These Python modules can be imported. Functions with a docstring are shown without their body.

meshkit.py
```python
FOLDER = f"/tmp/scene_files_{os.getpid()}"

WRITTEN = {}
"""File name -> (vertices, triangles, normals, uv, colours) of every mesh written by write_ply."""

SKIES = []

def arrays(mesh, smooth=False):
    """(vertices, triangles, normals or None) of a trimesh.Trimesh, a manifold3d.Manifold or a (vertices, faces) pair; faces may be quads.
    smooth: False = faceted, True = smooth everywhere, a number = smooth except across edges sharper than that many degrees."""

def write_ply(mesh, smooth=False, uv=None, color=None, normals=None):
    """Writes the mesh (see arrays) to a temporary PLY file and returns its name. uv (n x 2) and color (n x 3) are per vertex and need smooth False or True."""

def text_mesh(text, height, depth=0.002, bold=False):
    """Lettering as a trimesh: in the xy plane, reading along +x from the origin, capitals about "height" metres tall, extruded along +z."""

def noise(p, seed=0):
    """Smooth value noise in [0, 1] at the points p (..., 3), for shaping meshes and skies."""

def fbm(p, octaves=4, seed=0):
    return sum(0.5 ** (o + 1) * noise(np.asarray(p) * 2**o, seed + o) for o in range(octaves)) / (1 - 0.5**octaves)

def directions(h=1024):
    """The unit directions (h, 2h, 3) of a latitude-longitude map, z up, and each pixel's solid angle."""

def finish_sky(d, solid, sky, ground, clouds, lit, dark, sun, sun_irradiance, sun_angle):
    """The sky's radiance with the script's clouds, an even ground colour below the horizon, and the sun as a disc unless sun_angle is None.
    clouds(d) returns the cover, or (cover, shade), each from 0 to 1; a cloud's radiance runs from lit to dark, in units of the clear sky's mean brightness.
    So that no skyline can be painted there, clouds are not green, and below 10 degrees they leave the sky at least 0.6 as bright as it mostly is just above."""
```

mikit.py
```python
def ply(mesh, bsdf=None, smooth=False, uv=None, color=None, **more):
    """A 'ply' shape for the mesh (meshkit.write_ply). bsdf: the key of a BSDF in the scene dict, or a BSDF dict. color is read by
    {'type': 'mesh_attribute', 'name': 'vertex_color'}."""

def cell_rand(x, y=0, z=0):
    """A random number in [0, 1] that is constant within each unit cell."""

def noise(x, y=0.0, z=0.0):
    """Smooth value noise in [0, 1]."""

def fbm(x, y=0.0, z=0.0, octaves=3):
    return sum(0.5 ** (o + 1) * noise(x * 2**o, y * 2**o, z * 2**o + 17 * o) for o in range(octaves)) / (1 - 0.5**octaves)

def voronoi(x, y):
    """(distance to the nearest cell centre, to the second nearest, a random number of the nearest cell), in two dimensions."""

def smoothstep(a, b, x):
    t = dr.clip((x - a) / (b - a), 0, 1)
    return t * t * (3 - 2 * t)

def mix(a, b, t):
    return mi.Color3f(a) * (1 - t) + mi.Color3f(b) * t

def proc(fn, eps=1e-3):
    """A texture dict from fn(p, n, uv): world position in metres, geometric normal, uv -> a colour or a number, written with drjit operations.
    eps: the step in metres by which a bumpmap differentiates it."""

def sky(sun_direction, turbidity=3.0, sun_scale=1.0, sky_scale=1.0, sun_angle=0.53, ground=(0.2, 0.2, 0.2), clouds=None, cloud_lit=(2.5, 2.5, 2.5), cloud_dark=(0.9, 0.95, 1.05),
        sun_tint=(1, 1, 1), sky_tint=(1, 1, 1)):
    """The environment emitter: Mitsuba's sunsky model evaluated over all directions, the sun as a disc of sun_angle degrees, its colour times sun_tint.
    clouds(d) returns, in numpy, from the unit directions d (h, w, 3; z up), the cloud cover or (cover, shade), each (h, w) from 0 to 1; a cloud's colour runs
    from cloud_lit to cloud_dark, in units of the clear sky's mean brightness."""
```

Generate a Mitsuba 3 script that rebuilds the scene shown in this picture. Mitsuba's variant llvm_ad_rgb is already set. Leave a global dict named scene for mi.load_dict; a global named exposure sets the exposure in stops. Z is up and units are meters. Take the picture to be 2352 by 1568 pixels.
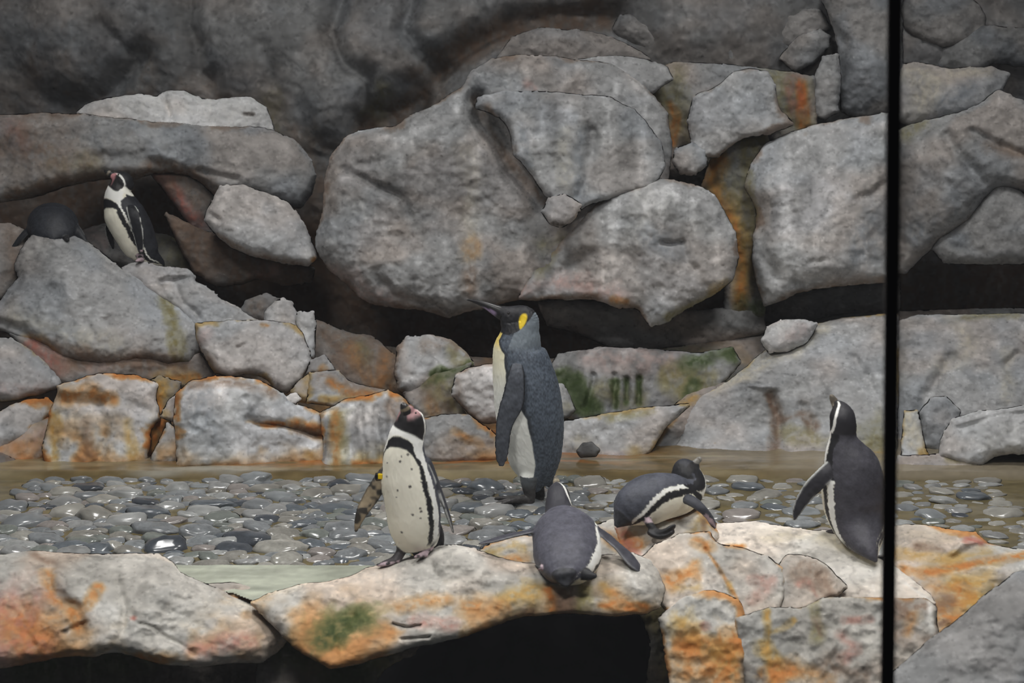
import math, random, zlib
import numpy as np, trimesh, mitsuba as mi, mikit, meshkit
from scipy.spatial import cKDTree, Delaunay
from scipy.interpolate import CubicSpline
from shapely.geometry import Polygon, Point
import shapely

T = mi.ScalarTransform4f
scene, labels = {}, {}

# ------------------------------------------------------------------ camera, light, exposure
CAM = np.array([0.0, 0.0, 2.0]); PITCH = math.radians(10.0); F = 4320.0
FWD = np.array([0, math.cos(PITCH), -math.sin(PITCH)]); UP = np.array([0, math.sin(PITCH), math.cos(PITCH)]); RIGHT = np.array([1.0, 0, 0])
scene['camera'] = {'type': 'thinlens', 'fov': 2 * math.degrees(math.atan(1176 / F)), 'fov_axis': 'x', 'near_clip': 0.05, 'far_clip': 100.0,
                   'aperture_radius': 0.009, 'focus_distance': 7.75,
                   'to_world': T().look_at(origin=CAM.tolist(), target=(CAM + FWD).tolist(), up=[0, 0, 1])}
exposure = 1.2
scene['ambient'] = {'type': 'constant', 'radiance': {'type': 'rgb', 'value': [0.035, 0.036, 0.038]}}
LAMPS = [(-1.4, 7.0, 4.3, .88), (1.4, 7.0, 4.3, .88), (-1.4, 4.2, 4.1, 1.3), (1.4, 4.2, 4.1, 1.3)]   # x, y, z, strength
LAMP_POWER = 16.0; HOOD = 0.28


def ray(px, py):
    px, py = np.asarray(px, float), np.asarray(py, float)
    return FWD + (px[..., None] - 1176) / F * RIGHT + (784 - py[..., None]) / F * UP


def P(px, py, y):
    r = ray(px, py)
    return CAM + r * (np.asarray(y, float) / r[..., 1])[..., None]


def G(px, py, z=0.0):
    r = ray(px, py)
    return CAM + r * ((z - 2.0) / r[..., 2])[..., None]


def zoom(x0, y0, s):
    return lambda pts: [(x0 + a / s, y0 + b / s) for a, b in pts]


Z1, Z2, Z3, Z4, Z5, Z6, Z7, Z8, Z9 = (zoom(0, 0, 2.614), zoom(700, 0, 2.614), zoom(1400, 0, 2.2397), zoom(0, 550, 2.614), zoom(700, 550, 2.614),
                                      zoom(1400, 650, 2.4128), zoom(0, 1050, 2.6133), zoom(800, 1050, 2.6133), zoom(1600, 1150, 3.1277))
fbm, noise = meshkit.fbm, meshkit.noise


def sstep(a, b, x):
    t = np.clip((x - a) / (b - a), 0, 1)
    return t * t * (3 - 2 * t)


# ------------------------------------------------------------------ materials
def principled(color, rough, spec=0.5, **more):
    c = color if isinstance(color, dict) else {'type': 'rgb', 'value': list(color)}
    return {'type': 'principled', 'base_color': c, 'roughness': rough, 'specular': spec, **more}


VC = {'type': 'mesh_attribute', 'name': 'vertex_color'}
scene['m_rock'] = principled(VC, 0.75, 0.3)
scene['m_rock_wet'] = principled(VC, 0.38, 0.5)
scene['m_floor'] = principled(VC, 0.22, 0.5)
scene['m_feather'] = principled(VC, 0.55, 0.35)
scene['m_bill'] = principled(VC, 0.3, 0.5)
scene['m_eye'] = principled((0.01, 0.008, 0.008), 0.08, 0.6)
scene['m_black'] = principled((0.004, 0.004, 0.0045), 0.5, 0.3)
scene['m_dark_and_shade'] = principled((0.02, 0.02, 0.022), 0.8, 0.2)  # plain dark finish; on the pool wall it stands in for shade
scene['m_yellow'] = principled((0.75, 0.52, 0.01), 0.35, 0.5)
scene['m_glass'] = {'type': 'thindielectric', 'int_ior': 1.5}


def put(key, shape, label=None, cat=None, group=None, kind=None):
    base, k = key, 1
    while key in scene or key in labels:
        key = f'{base}_{k:03d}'; k += 1
    if shape is not None:
        scene[key] = shape
    d = {a: b for a, b in (('label', label), ('category', cat), ('group', group), ('kind', kind)) if b}
    if d:
        labels[key] = d
    return key


# ------------------------------------------------------------------ rock colours
COL = dict(rust=(0.38, 0.115, 0.022), ochre=(0.36, 0.19, 0.04), olive=(0.15, 0.125, 0.045), moss=(0.018, 0.032, 0.006), brown=(0.12, 0.07, 0.045), white=(0.62, 0.61, 0.58),
           pink=(0.42, 0.27, 0.24), dark=(0.035, 0.03, 0.026), slate=(0.13, 0.15, 0.175), cream=(0.52, 0.46, 0.33), grey=(0.27, 0.275, 0.28), red=(0.30, 0.07, 0.05))


def seg_dist(q, line):
    """Distance of the 2-D points q to a polyline."""
    line = np.asarray(line, float)
    best = np.full(len(q), 1e9)
    for a, b in zip(line[:-1], line[1:]):
        d = b - a
        t = np.clip(((q - a) @ d) / max(d @ d, 1e-12), 0, 1)
        best = np.minimum(best, np.linalg.norm(q - a - t[:, None] * d, axis=1))
    return best


def rock_colour(p, seed, tone, warm, slate=0.3, streak=0.5, speck=1.0):
    o = np.array([seed * 3.7, seed * 1.3, seed * 2.1])
    big = fbm(p * 2.6 + o, 3, seed); mid = fbm(p * 9 + o, 3, seed + 5); fine = fbm(p * 34 + o, 2, seed + 9); grit = noise(p * 105 + o, seed + 11)
    v = tone * (0.72 + 0.85 * (big - 0.5) + 0.42 * (mid - 0.5) + 0.55 * (fine - 0.5) + 0.34)
    st = fbm(p * np.array([19, 19, 1.5]) + o, 3, seed + 3)
    v = v * (1 + streak * (0.75 * (st - 0.5) + 0.22 * sstep(.62, .72, st)))
    vein = 1 - np.abs(2 * fbm(p * 7 + o + 11, 4, seed + 6) - 1)
    v = v * (1 - 0.20 * sstep(.93, .985, vein)) * (1 + .11 * (sstep(.5, .6, fbm(p * 15 + o, 4, seed + 12)) - .5))
    v = v * (1 + speck * (0.3 * sstep(0.7, 0.95, grit) - 0.30 * sstep(0.3, 0.05, grit) - .25 * sstep(.24, .12, noise(p * 52 + o, seed + 13))))
    w = warm * sstep(0.42, 0.62, fbm(p * 3.3 + o + 40, 3, seed + 2))[:, None]
    s = slate * sstep(0.45, 0.65, fbm(p * 4.1 + o + 80, 3, seed + 4))[:, None]
    c = np.array([0.99, 0.998, 1.005]) * (1 - w) + np.array([1.13, 0.975, 0.875]) * w
    c = c * (1 - s) + np.array([0.83, 0.90, 0.985]) * s
    return np.clip(c * v[:, None], 0.01, 0.85)


def paint(c, q, p, stains, px2q, scale, seed):
    for i, (name, line, width, strength) in enumerate(stains):
        L = np.array(line, float); L = px2q(L[:, 0], L[:, 1])
        L = np.vstack([L, L[-1:] + 1e-4]) if len(L) == 1 else L
        pv = p * np.array([1, 1, 0.45])                                   # stains run down the rock
        n = fbm(pv * 12 + i * 7.3, 3, seed + 20 + i); n2 = fbm(pv * 44 + i * 3.1, 3, seed + 50 + i)
        d = seg_dist(q, L) / (width * scale) + (n - 0.5) * 2.2 + (n2 - 0.5) * 1.5
        m = (strength * sstep(1.45, 0.1, d) * (0.35 + 0.65 * sstep(0.35, 0.62, n2)))[:, None]
        col = np.array(COL[name]) * (0.6 + 0.8 * n2)[:, None]
        c = c ** (1 - m) * col ** m
    return c


# ------------------------------------------------------------------ rocks
def chaikin(pts, n, closed=True):
    p = np.asarray(pts, float)
    for _ in range(n):
        q = np.roll(p, -1, 0)
        p = np.stack([0.8 * p + 0.2 * q, 0.2 * p + 0.8 * q], 1).reshape(-1, 2)
    return p


def resample(p, step):
    q = np.vstack([p, p[:1]]); s = np.r_[0, np.cumsum(np.linalg.norm(np.diff(q, axis=0), axis=1))]
    n = max(12, int(s[-1] / step)); t = np.arange(n) * s[-1] / n
    return np.stack([np.interp(t, s, q[:, 0]), np.interp(t, s, q[:, 1])], 1)


def softmin(a, b, k):
    h = np.clip(0.5 + 0.5 * (b - a) / k, 0, 1)
    return b * (1 - h) + a * h - k * h * (1 - h)


SEED = [0]


def rock(key, label, outline, y, H=0.15, R=0.14, HB=0.3, lean=0, yaw=0, g=0.0075, facets=6, cut=0.55, bump=1.0, ctrl=(), crease=(), stain=(), tone=0.30, warm=0.5,
         slate=0.4, streak=0.5, low=None, mat='m_rock', cat='rock', jag=1.0, kind=None, group=None, taper=2.4, grow=5, tint=None, seam=None):
    """One boulder: its outline on a plane through depth y (leaning back by lean, turned by yaw), swelling by H towards the viewer's side with rounded and
    chipped faces, and by HB behind. A closed mesh."""
    seed = zlib.crc32(label.encode()) % 900 + 1; rng = np.random.default_rng(seed)
    out = np.array(Polygon(outline).buffer(grow, join_style=1).exterior.coords)[:-1] if grow else np.array(outline, float); HB *= .6; cx, cy = np.array(Polygon(out).representative_point().coords[0]) * 0.3 + np.array(Polygon(out).centroid.coords[0]) * 0.7
    c = P(cx, cy, y); w = (CAM - c) / np.linalg.norm(CAM - c)
    u = np.cross([0, 0, 1.0], w); u /= np.linalg.norm(u); v = np.cross(w, u)
    a = math.radians(lean); n = math.cos(a) * w + math.sin(a) * v
    b = math.radians(yaw); n = math.cos(b) * n + math.sin(b) * u
    u = np.cross([0, 0, 1.0], n); u /= np.linalg.norm(u); v = np.cross(n, u)

    def px2q(px, py):
        r = ray(px, py); t = ((c - CAM) @ n) / (r @ n); d = CAM + r * t[:, None] - c
        return np.stack([d @ u, d @ v], 1)
    scale = np.linalg.norm(c - CAM) / F
    o = resample(chaikin(px2q(out[:, 0], out[:, 1]), 2), g)
    o3 = c + o[:, :1] * u + o[:, 1:] * v
    o = o + jag * 0.016 * np.stack([fbm(o3 * 11 + seed, 3, seed) - 0.5, fbm(o3 * 11 + 50 + seed, 3, seed) - 0.5], 1) + jag * 0.006 * np.stack([noise(o3 * 60 + seed, seed) - 0.5, noise(o3 * 60 + 50, seed) - 0.5], 1)
    poly = Polygon(o).buffer(0)
    if poly.geom_type != 'Polygon':
        poly = max(poly.geoms, key=lambda x: x.area)
    o = resample(np.array(poly.exterior.coords)[:-1], g)
    poly = Polygon(o)
    x0, y0, x1, y1 = poly.bounds
    X, Y = np.meshgrid(np.arange(x0, x1, g), np.arange(y0, y1, g)); q = np.stack([X.ravel(), Y.ravel()], 1); q += rng.uniform(-0.2, 0.2, q.shape) * g
    tree = cKDTree(o)
    q = q[shapely.contains_xy(poly, q[:, 0], q[:, 1])]; d, _ = tree.query(q); q, d = q[d > 0.6 * g], d[d > 0.6 * g]
    nb = len(o); Q = np.vstack([o, q]); D = np.r_[np.zeros(nb), d]
    tri = Delaunay(Q).simplices; cen = Q[tri].mean(1); tri = tri[shapely.contains_xy(poly, cen[:, 0], cen[:, 1])]
    e1, e2 = Q[tri[:, 1]] - Q[tri[:, 0]], Q[tri[:, 2]] - Q[tri[:, 0]]; flip = e1[:, 0] * e2[:, 1] - e1[:, 1] * e2[:, 0] < 0
    tri[flip] = tri[flip][:, ::-1]
    p0 = c + Q[:, :1] * u + Q[:, 1:] * v
    # height
    t = np.clip(D / (R * .75), 0, 1); prof = (1 - (1 - t) ** taper) ** (1 / taper)
    warp = Q + 0.05 * np.stack([fbm(p0 * 5 + 9, 2, seed) - 0.5, fbm(p0 * 5 + 33, 2, seed + 1) - 0.5], 1)
    h = np.full(len(Q), H)
    ext = max(x1 - x0, y1 - y0) / 2; mid = np.array([(x0 + x1) / 2, (y0 + y1) / 2])
    for k in range(facets):
        ang = rng.uniform(0, 2 * math.pi); site = mid + rng.uniform(-0.6, 0.6, 2) * np.array([x1 - x0, y1 - y0]) / 2
        plane = H * rng.uniform(0.75, 1.05) - cut * rng.uniform(0.2, 0.9) * H / ext * ((warp - site) @ np.array([math.cos(ang), math.sin(ang)]))
        h = softmin(h, plane, 0.03)
    for (px, py, dh, rad) in ctrl:
        s = px2q(np.array([px]), np.array([py]))[0]
        h = h + dh * np.exp(-((warp - s) ** 2).sum(1) / (rad * scale) ** 2)
    h = h + bump * (0.16 * min(ext, 0.6) * (fbm(p0 * 3.2 + seed, 2, seed) - 0.5) + 0.040 * (fbm(p0 * 8 + seed, 3, seed + 1) - 0.5))
    for (line, wd, dep) in crease:
        L = np.array(line, float); L = px2q(L[:, 0], L[:, 1])
        h = h - dep * np.exp(-(seg_dist(warp, L) / (wd * scale)) ** 2)
    h = np.maximum(h, 0.02) * prof
    rid = 1 - np.abs(2 * fbm(p0 * 13 + seed, 3, seed + 2) - 1)
    h = h + bump * prof * (0.018 * (rid - 0.75) + 0.013 * (fbm(p0 * 36 + seed, 2, seed + 3) - 0.5) + 0.004 * (noise(p0 * 110, seed) - 0.5))
    front = p0 + h[:, None] * w
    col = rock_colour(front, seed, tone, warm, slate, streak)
    if tint:
        col = col * np.array(tint)
    if seam:                                                              # rust and dirt settled along the joint around the stone
        name, wd, s = seam
        m = (s * sstep(1.0, 0.0, D / (wd * scale) + 5.0 * (fbm(p0 * 7 + seed, 3, seed + 31) - .40) + 1.2 * (fbm(p0 * 42, 2, seed + 32) - .5)))[:, None]
        col = col ** (1 - m) * (np.array(COL[name]) * (0.6 + 0.8 * fbm(front * 40, 2, seed))[:, None]) ** m
    if low:
        name, za, zb, s = low
        m = (s * sstep(zb, za, front[:, 2] + 0.16 * (fbm(front * 9, 3, seed + 7) - 0.5)) * sstep(0.36, 0.66, fbm(front * np.array([9, 9, 6]) + seed, 4, seed + 8)))[:, None]
        col = col ** (1 - m) * (np.array(COL[name]) * (0.6 + 0.8 * fbm(front * 40, 2, seed))[:, None]) ** m
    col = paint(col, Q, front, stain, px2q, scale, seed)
    # back: the outline's ring and a coarse inside
    sel = np.r_[np.arange(0, nb), nb + np.nonzero(rng.random(len(q)) < 0.02)[0]]
    bq = Q[sel]; btri = Delaunay(bq).simplices; cen = bq[btri].mean(1); btri = btri[shapely.contains_xy(poly, cen[:, 0], cen[:, 1])]
    e1, e2 = bq[btri[:, 1]] - bq[btri[:, 0]], bq[btri[:, 2]] - bq[btri[:, 0]]; flip = e1[:, 0] * e2[:, 1] - e1[:, 1] * e2[:, 0] > 0
    btri[flip] = btri[flip][:, ::-1]
    hb = -HB * (1 - (1 - np.clip(D[sel] / max(R, 0.1), 0, 1)) ** 2) ** 0.5
    back = p0[sel] + hb[:, None] * w
    idx = np.r_[np.arange(nb), len(Q) + np.arange(len(sel) - nb)]
    V = np.vstack([front, back[nb:]]); C = np.vstack([col, np.tile(col.mean(0), (len(sel) - nb, 1))])
    Fc = np.vstack([tri, idx[btri]])
    return put(key, mikit.ply((V, Fc), mat, smooth=True, color=C), label, cat, group, kind)
# ------------------------------------------------------------------ the setting: rock wall behind, pool wall, ceiling with its lamps
rock('wall_back', 'grey sculpted cliff wall of artificial rock rising behind the boulders',
     [(-420, -330), (600, -330), (1176, -330), (1800, -330), (2770, -330), (2770, 400), (2770, 1150), (1176, 1150), (-420, 1150), (-420, 400)], 9.95, H=0.12, R=0.3, HB=0.5, lean=-9, g=0.0125, facets=0,
     bump=1.1, tone=0.185, warm=0.55, slate=0.5, streak=0.9, kind='structure', cat=None, jag=0.2,
     ctrl=[(870, 150, .16, 95), (1040, 90, .2, 150), (170, 130, .16, 150), (610, 110, .13, 150), (760, 250, .14, 90), (1500, 10, .12, 150), (330, 60, .1, 90), (20, 240, -.06, 120), (1800, 20, .1, 120), (1700, 130, .14, 190), (2050, 150, .16, 160), (2280, 200, .16, 200), (300, 560, -.3, 260), (60, 560, -.25, 200)],
     crease=[(Z1([(1120, -100), (1150, 150), (1190, 300), (1200, 450), (1280, 480)]), 26, .12), (Z1([(640, 140), (740, 270), (810, 310)]), 14, .06), (Z1([(880, 330), (760, 450), (690, 560), (520, 670)]), 26, .15),
             (Z1([(880, 80), (820, 220)]), 20, .05), (Z2([(250, -100), (180, 200), (260, 400), (400, 480), (430, 640)]), 20, .12), (Z2([(650, -60), (610, 200), (700, 330), (780, 420)]), 22, .12),
             (Z2([(390, 760), (640, 680), (850, 420), (1000, 300), (1200, 180), (1500, 140), (1850, 90)]), 34, .22), (Z1([(1600, 300), (1650, 480)]), 20, .05), (Z1([(30, 350), (250, 520), (420, 640)]), 40, .06)],
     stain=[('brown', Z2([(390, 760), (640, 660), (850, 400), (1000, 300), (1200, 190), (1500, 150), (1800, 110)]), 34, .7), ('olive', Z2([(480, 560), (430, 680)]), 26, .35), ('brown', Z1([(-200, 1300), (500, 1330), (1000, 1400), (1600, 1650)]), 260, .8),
            ('brown', [(730, 600), (1000, 800), (1400, 790), (1800, 760), (2400, 660)], 150, .8), ('olive', Z1([(1640, 600), (1660, 780)]), 30, .3)])  # broad brown bands: rock colour plus recess and cave shade put in

rock('recess_rock', 'dim grey rock in the recess under the broad smooth boulder', Z6([(860, 200), (890, 90), (1000, 20), (1200, -10), (1400, 0), (1600, -20), (1600, 150), (1300, 200), (1130, 240), (950, 225)]), 9.45, H=.12, R=.1, HB=.2, tone=.22, warm=.8)  # tone held low to put the recess shade into the colour
rock('wall_ledge', 'brown stained rock ledge behind the lower boulders, down to the channel', [(-420, 640), (200, 640), (500, 700), (740, 790), (900, 800), (1150, 830), (1400, 820), (1700, 780), (1950, 720), (2770, 700), (2770, 1005), (2215, 1005), (2215, 1120), (-420, 1120)], 8.98, H=.05, R=.2, HB=.4, lean=32, g=.011, facets=0, tone=.2, warm=1, slate=.1, kind='structure', cat=None, jag=.3,
     low=('rust', .0, .5, .6), stain=[('brown', [(0, 800), (700, 850), (1250, 900)], 120, .5), ('moss', [(1270, 900), (1600, 860)], 60, .6), ('ochre', [(700, 960), (1250, 1000)], 50, .5), ('olive', [(1300, 960), (1600, 900), (2300, 800)], 50, .4)])
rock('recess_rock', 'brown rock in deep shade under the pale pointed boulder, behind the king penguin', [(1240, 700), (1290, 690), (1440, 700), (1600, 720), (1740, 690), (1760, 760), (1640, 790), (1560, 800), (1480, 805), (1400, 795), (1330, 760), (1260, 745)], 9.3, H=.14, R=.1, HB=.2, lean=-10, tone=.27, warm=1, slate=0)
rock('cliff_boulder', 'blue-grey slab high above the big central boulder, below the cliff edge', Z3([(20, 150), (60, 85), (200, 75), (450, 85), (650, 90), (750, 50), (900, 30), (1080, 50), (1130, 140), (1050, 200), (900, 260), (800, 330), (600, 320), (400, 290), (200, 260), (60, 200)]), 9.72, H=.16, R=.12, tone=.25, slate=.9, warm=.3)
rock('cliff_boulder', 'tall grey rock left of the black glass joint at the top edge', Z3([(1100, 0), (1110, -80), (1440, -80), (1500, 100), (1500, 590), (1300, 610), (1200, 570), (1180, 420), (1190, 260), (1150, 120)]), 9.5, H=.18, R=.14, tone=.25, slate=.8, warm=.3, ctrl=[(1990, 160, .08, 60)], crease=[(Z3([(1130, 150), (1200, 220), (1190, 420)]), 12, .06)])
rock('cliff_boulder', 'small tilted grey rock beside the tall rock near the top edge', Z3([(880, 300), (980, 190), (1080, 160), (1130, 190), (1120, 240), (1040, 320), (960, 360)]), 9.6, H=.12, R=.08, tone=.27)
rock('cliff_boulder', 'narrow pale upright rock above a rust streak near the black glass joint', Z3([(1040, 450), (1100, 300), (1170, 280), (1180, 400), (1170, 570), (1100, 610), (1040, 580)]), 9.42, H=.1, R=.06, tone=.32, warm=.2)
rock('cliff_boulder', 'rounded grey rock capping the top of the big central boulder', [(1140, 140), (1178, 88), (1235, 69), (1327, 73), (1388, 84), (1446, 107), (1490, 135), (1400, 160), (1330, 165), (1250, 160)], 9.55, H=.14, R=.12, tone=.24, warm=.6)
rock('cliff_boulder', 'pale slab leaning on the upper right of the big central boulder', [(1328, 140), (1400, 132), (1480, 137), (1530, 160), (1540, 180), (1490, 218), (1460, 236), (1420, 228), (1375, 208), (1350, 182)], 9.27, H=.08, R=.06, lean=16, tone=.36, warm=.1, slate=.5)
rock('crevice_rock', 'olive brown rock with orange streaks around the pale block, upper right', Z3([(150, 400), (330, 330), (600, 340), (850, 370), (940, 380), (1050, 400), (1060, 640), (960, 700), (640, 760), (520, 850), (330, 900), (230, 860), (230, 600), (60, 580)]), 9.45, H=.12, R=.1, tone=.24, warm=.9,
     stain=[('olive', Z3([(250, 400), (300, 560), (560, 760)]), 45, .55), ('olive', Z3([(870, 400), (900, 560), (960, 640)]), 45, .6), ('rust', Z3([(310, 530), (350, 610), (330, 730)]), 13, .9), ('rust', Z3([(980, 440), (1000, 640)]), 12, .9), ('ochre', Z3([(110, 560), (160, 600)]), 15, .8), ('red', Z3([(960, 440), (990, 560)]), 26, .4)])
rock('cliff_boulder', 'pale square block between two rust streaks, upper right of centre', Z3([(440, 500), (560, 450), (640, 380), (720, 360), (810, 370), (840, 440), (860, 560), (900, 600), (940, 640), (830, 680), (680, 700), (600, 760), (560, 800), (480, 800), (430, 740), (410, 620)]), 9.18, H=.12, R=.06, lean=5, seam=('brown', 14, .4), tone=.37, warm=.25, slate=.5, facets=4)
rock('crevice_rock', 'olive crevice rock with a long orange rust streak between two large boulders', Z3([(470, 980), (540, 800), (640, 700), (800, 690), (840, 780), (800, 900), (780, 1060), (790, 1200), (800, 1400), (790, 1620), (600, 1620), (600, 1330), (580, 1180), (540, 1060)]), 9.28, H=.1, R=.1, tone=.2, warm=.8, streak=1.2,
     stain=[('olive', Z3([(700, 720), (720, 900), (690, 1060), (730, 1300)]), 55, .6), ('rust', Z3([(570, 800), (520, 940), (590, 1080), (660, 1230), (680, 1400), (670, 1560)]), 17, .95), ('ochre', Z3([(560, 820), (520, 950), (620, 1100), (690, 1250), (690, 1500)]), 26, .6), ('moss', Z3([(700, 1560), (760, 1590)]), 22, .7)])
rock('boulder', 'small bluish stone wedged above a dark hole beside the rust crevice', Z3([(330, 830), (350, 770), (430, 745), (490, 780), (490, 850), (440, 890), (370, 890)]), 9.12, H=.09, R=.05, HB=.1, tone=.25, slate=1)
# the big boulders that hang over the recess
rock('boulder', 'huge grey central boulder overhanging the dark recess behind the king penguin', [(729, 555), (732, 535), (746, 486), (750, 421), (761, 363), (792, 321), (826, 302), (884, 295), (918, 294), (945, 268), (1006, 245), (1029, 222), (1067, 199), (1083, 168), (1132, 138), (1193, 130), (1274, 134), (1320, 141), (1400, 150), (1480, 200), (1530, 260), (1540, 340), (1530, 420), (1480, 480), (1400, 540), (1330, 600), (1300, 640), (1235, 670), (1193, 684), (1159, 691), (1105, 707), (1063, 714), (1029, 726), (968, 707), (914, 703), (861, 695), (826, 676), (788, 642), (757, 615), (734, 580)],
     9.15, H=.24, R=.2, HB=.5, lean=4, facets=5, seam=('brown', 14, .4), tone=.29, warm=.7, streak=1.3,
     ctrl=[(1000, 330, .08, 120), (870, 450, .06, 100), (1090, 500, -.05, 60), (840, 560, .06, 80), (1000, 620, .08, 110)],
     crease=[(Z2([(1020, 600), (1130, 800), (1220, 960), (1440, 1210)]), 24, .2), (Z2([(270, 1030), (600, 1180), (640, 1300)]), 12, .05), (Z2([(350, 1000), (500, 960)]), 8, .02), (Z2([(1280, 340), (1330, 420)]), 10, .03), (Z5([(450, 200), (560, 330), (850, 420)]), 14, .03)],
     stain=[('brown', Z2([(1020, 600), (1130, 800), (1220, 960), (1440, 1210)]), 12, .4), ('pink', Z2([(1340, 520), (1370, 540)]), 13, .7), ('pink', Z2([(1320, 680), (1400, 680)]), 5, .7), ('rust', Z2([(1000, 1440), (1000, 1520)]), 22, .35), ('brown', Z5([(990, 200), (1000, 280)]), 22, .5), ('cream', Z2([(980, 900), (1000, 1250), (1010, 1400)]), 26, .28),
            ('pink', Z5([(200, 180), (380, 300), (600, 380)]), 26, .4), ('brown', Z5([(560, 390), (800, 440)]), 14, .5), ('white', Z2([(1210, 440), (1230, 520)]), 5, .5), ('white', Z2([(1010, 1220), (1020, 1320)]), 4, .6), ('white', Z2([(350, 1180), (390, 1330)]), 6, .4), ('olive', Z2([(1420, 1470), (1540, 1430)]), 22, .4), ('slate', Z2([(1320, 620), (1500, 640)]), 22, .4)])
rock('boulder', 'hanging grey block with a slanting lower left edge on the central boulder', [(1178, 306), (1186, 355), (1226, 400), (1253, 445), (1274, 460), (1300, 468), (1330, 480), (1372, 460), (1437, 440), (1500, 425), (1525, 380), (1515, 330), (1490, 296), (1456, 255), (1395, 226), (1312, 220), (1235, 212), (1150, 212), (1100, 226), (1096, 246), (1130, 256), (1160, 275)], 9.01, H=.13, R=.06, HB=.12, lean=14, tone=.30, warm=.35, slate=.6, streak=1.3, facets=4,
     crease=[(Z2([(1700, 800), (1710, 1060), (1650, 1180)]), 14, .03)], stain=[('slate', Z2([(1290, 760), (1340, 1000)]), 16, .4), ('cream', Z2([(1560, 800), (1560, 1100)]), 18, .25), ('brown', Z2([(1100, 640), (1180, 800), (1240, 900)]), 12, .5), ('slate', Z2([(1660, 800), (1640, 1160)]), 16, .4)])
rock('boulder', 'fist-shaped stone over a dark notch under the hanging block', Z2([(1430, 1270), (1470, 1200), (1560, 1175), (1650, 1230), (1630, 1290), (1600, 1330), (1540, 1360), (1480, 1340)]), 8.84, H=.1, R=.06, HB=.1, tone=.27, warm=.8, stain=[('rust', Z2([(1640, 1300), (1700, 1280)]), 8, .5), ('dark', Z2([(1500, 1340), (1560, 1355)]), 6, .8)])
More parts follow.
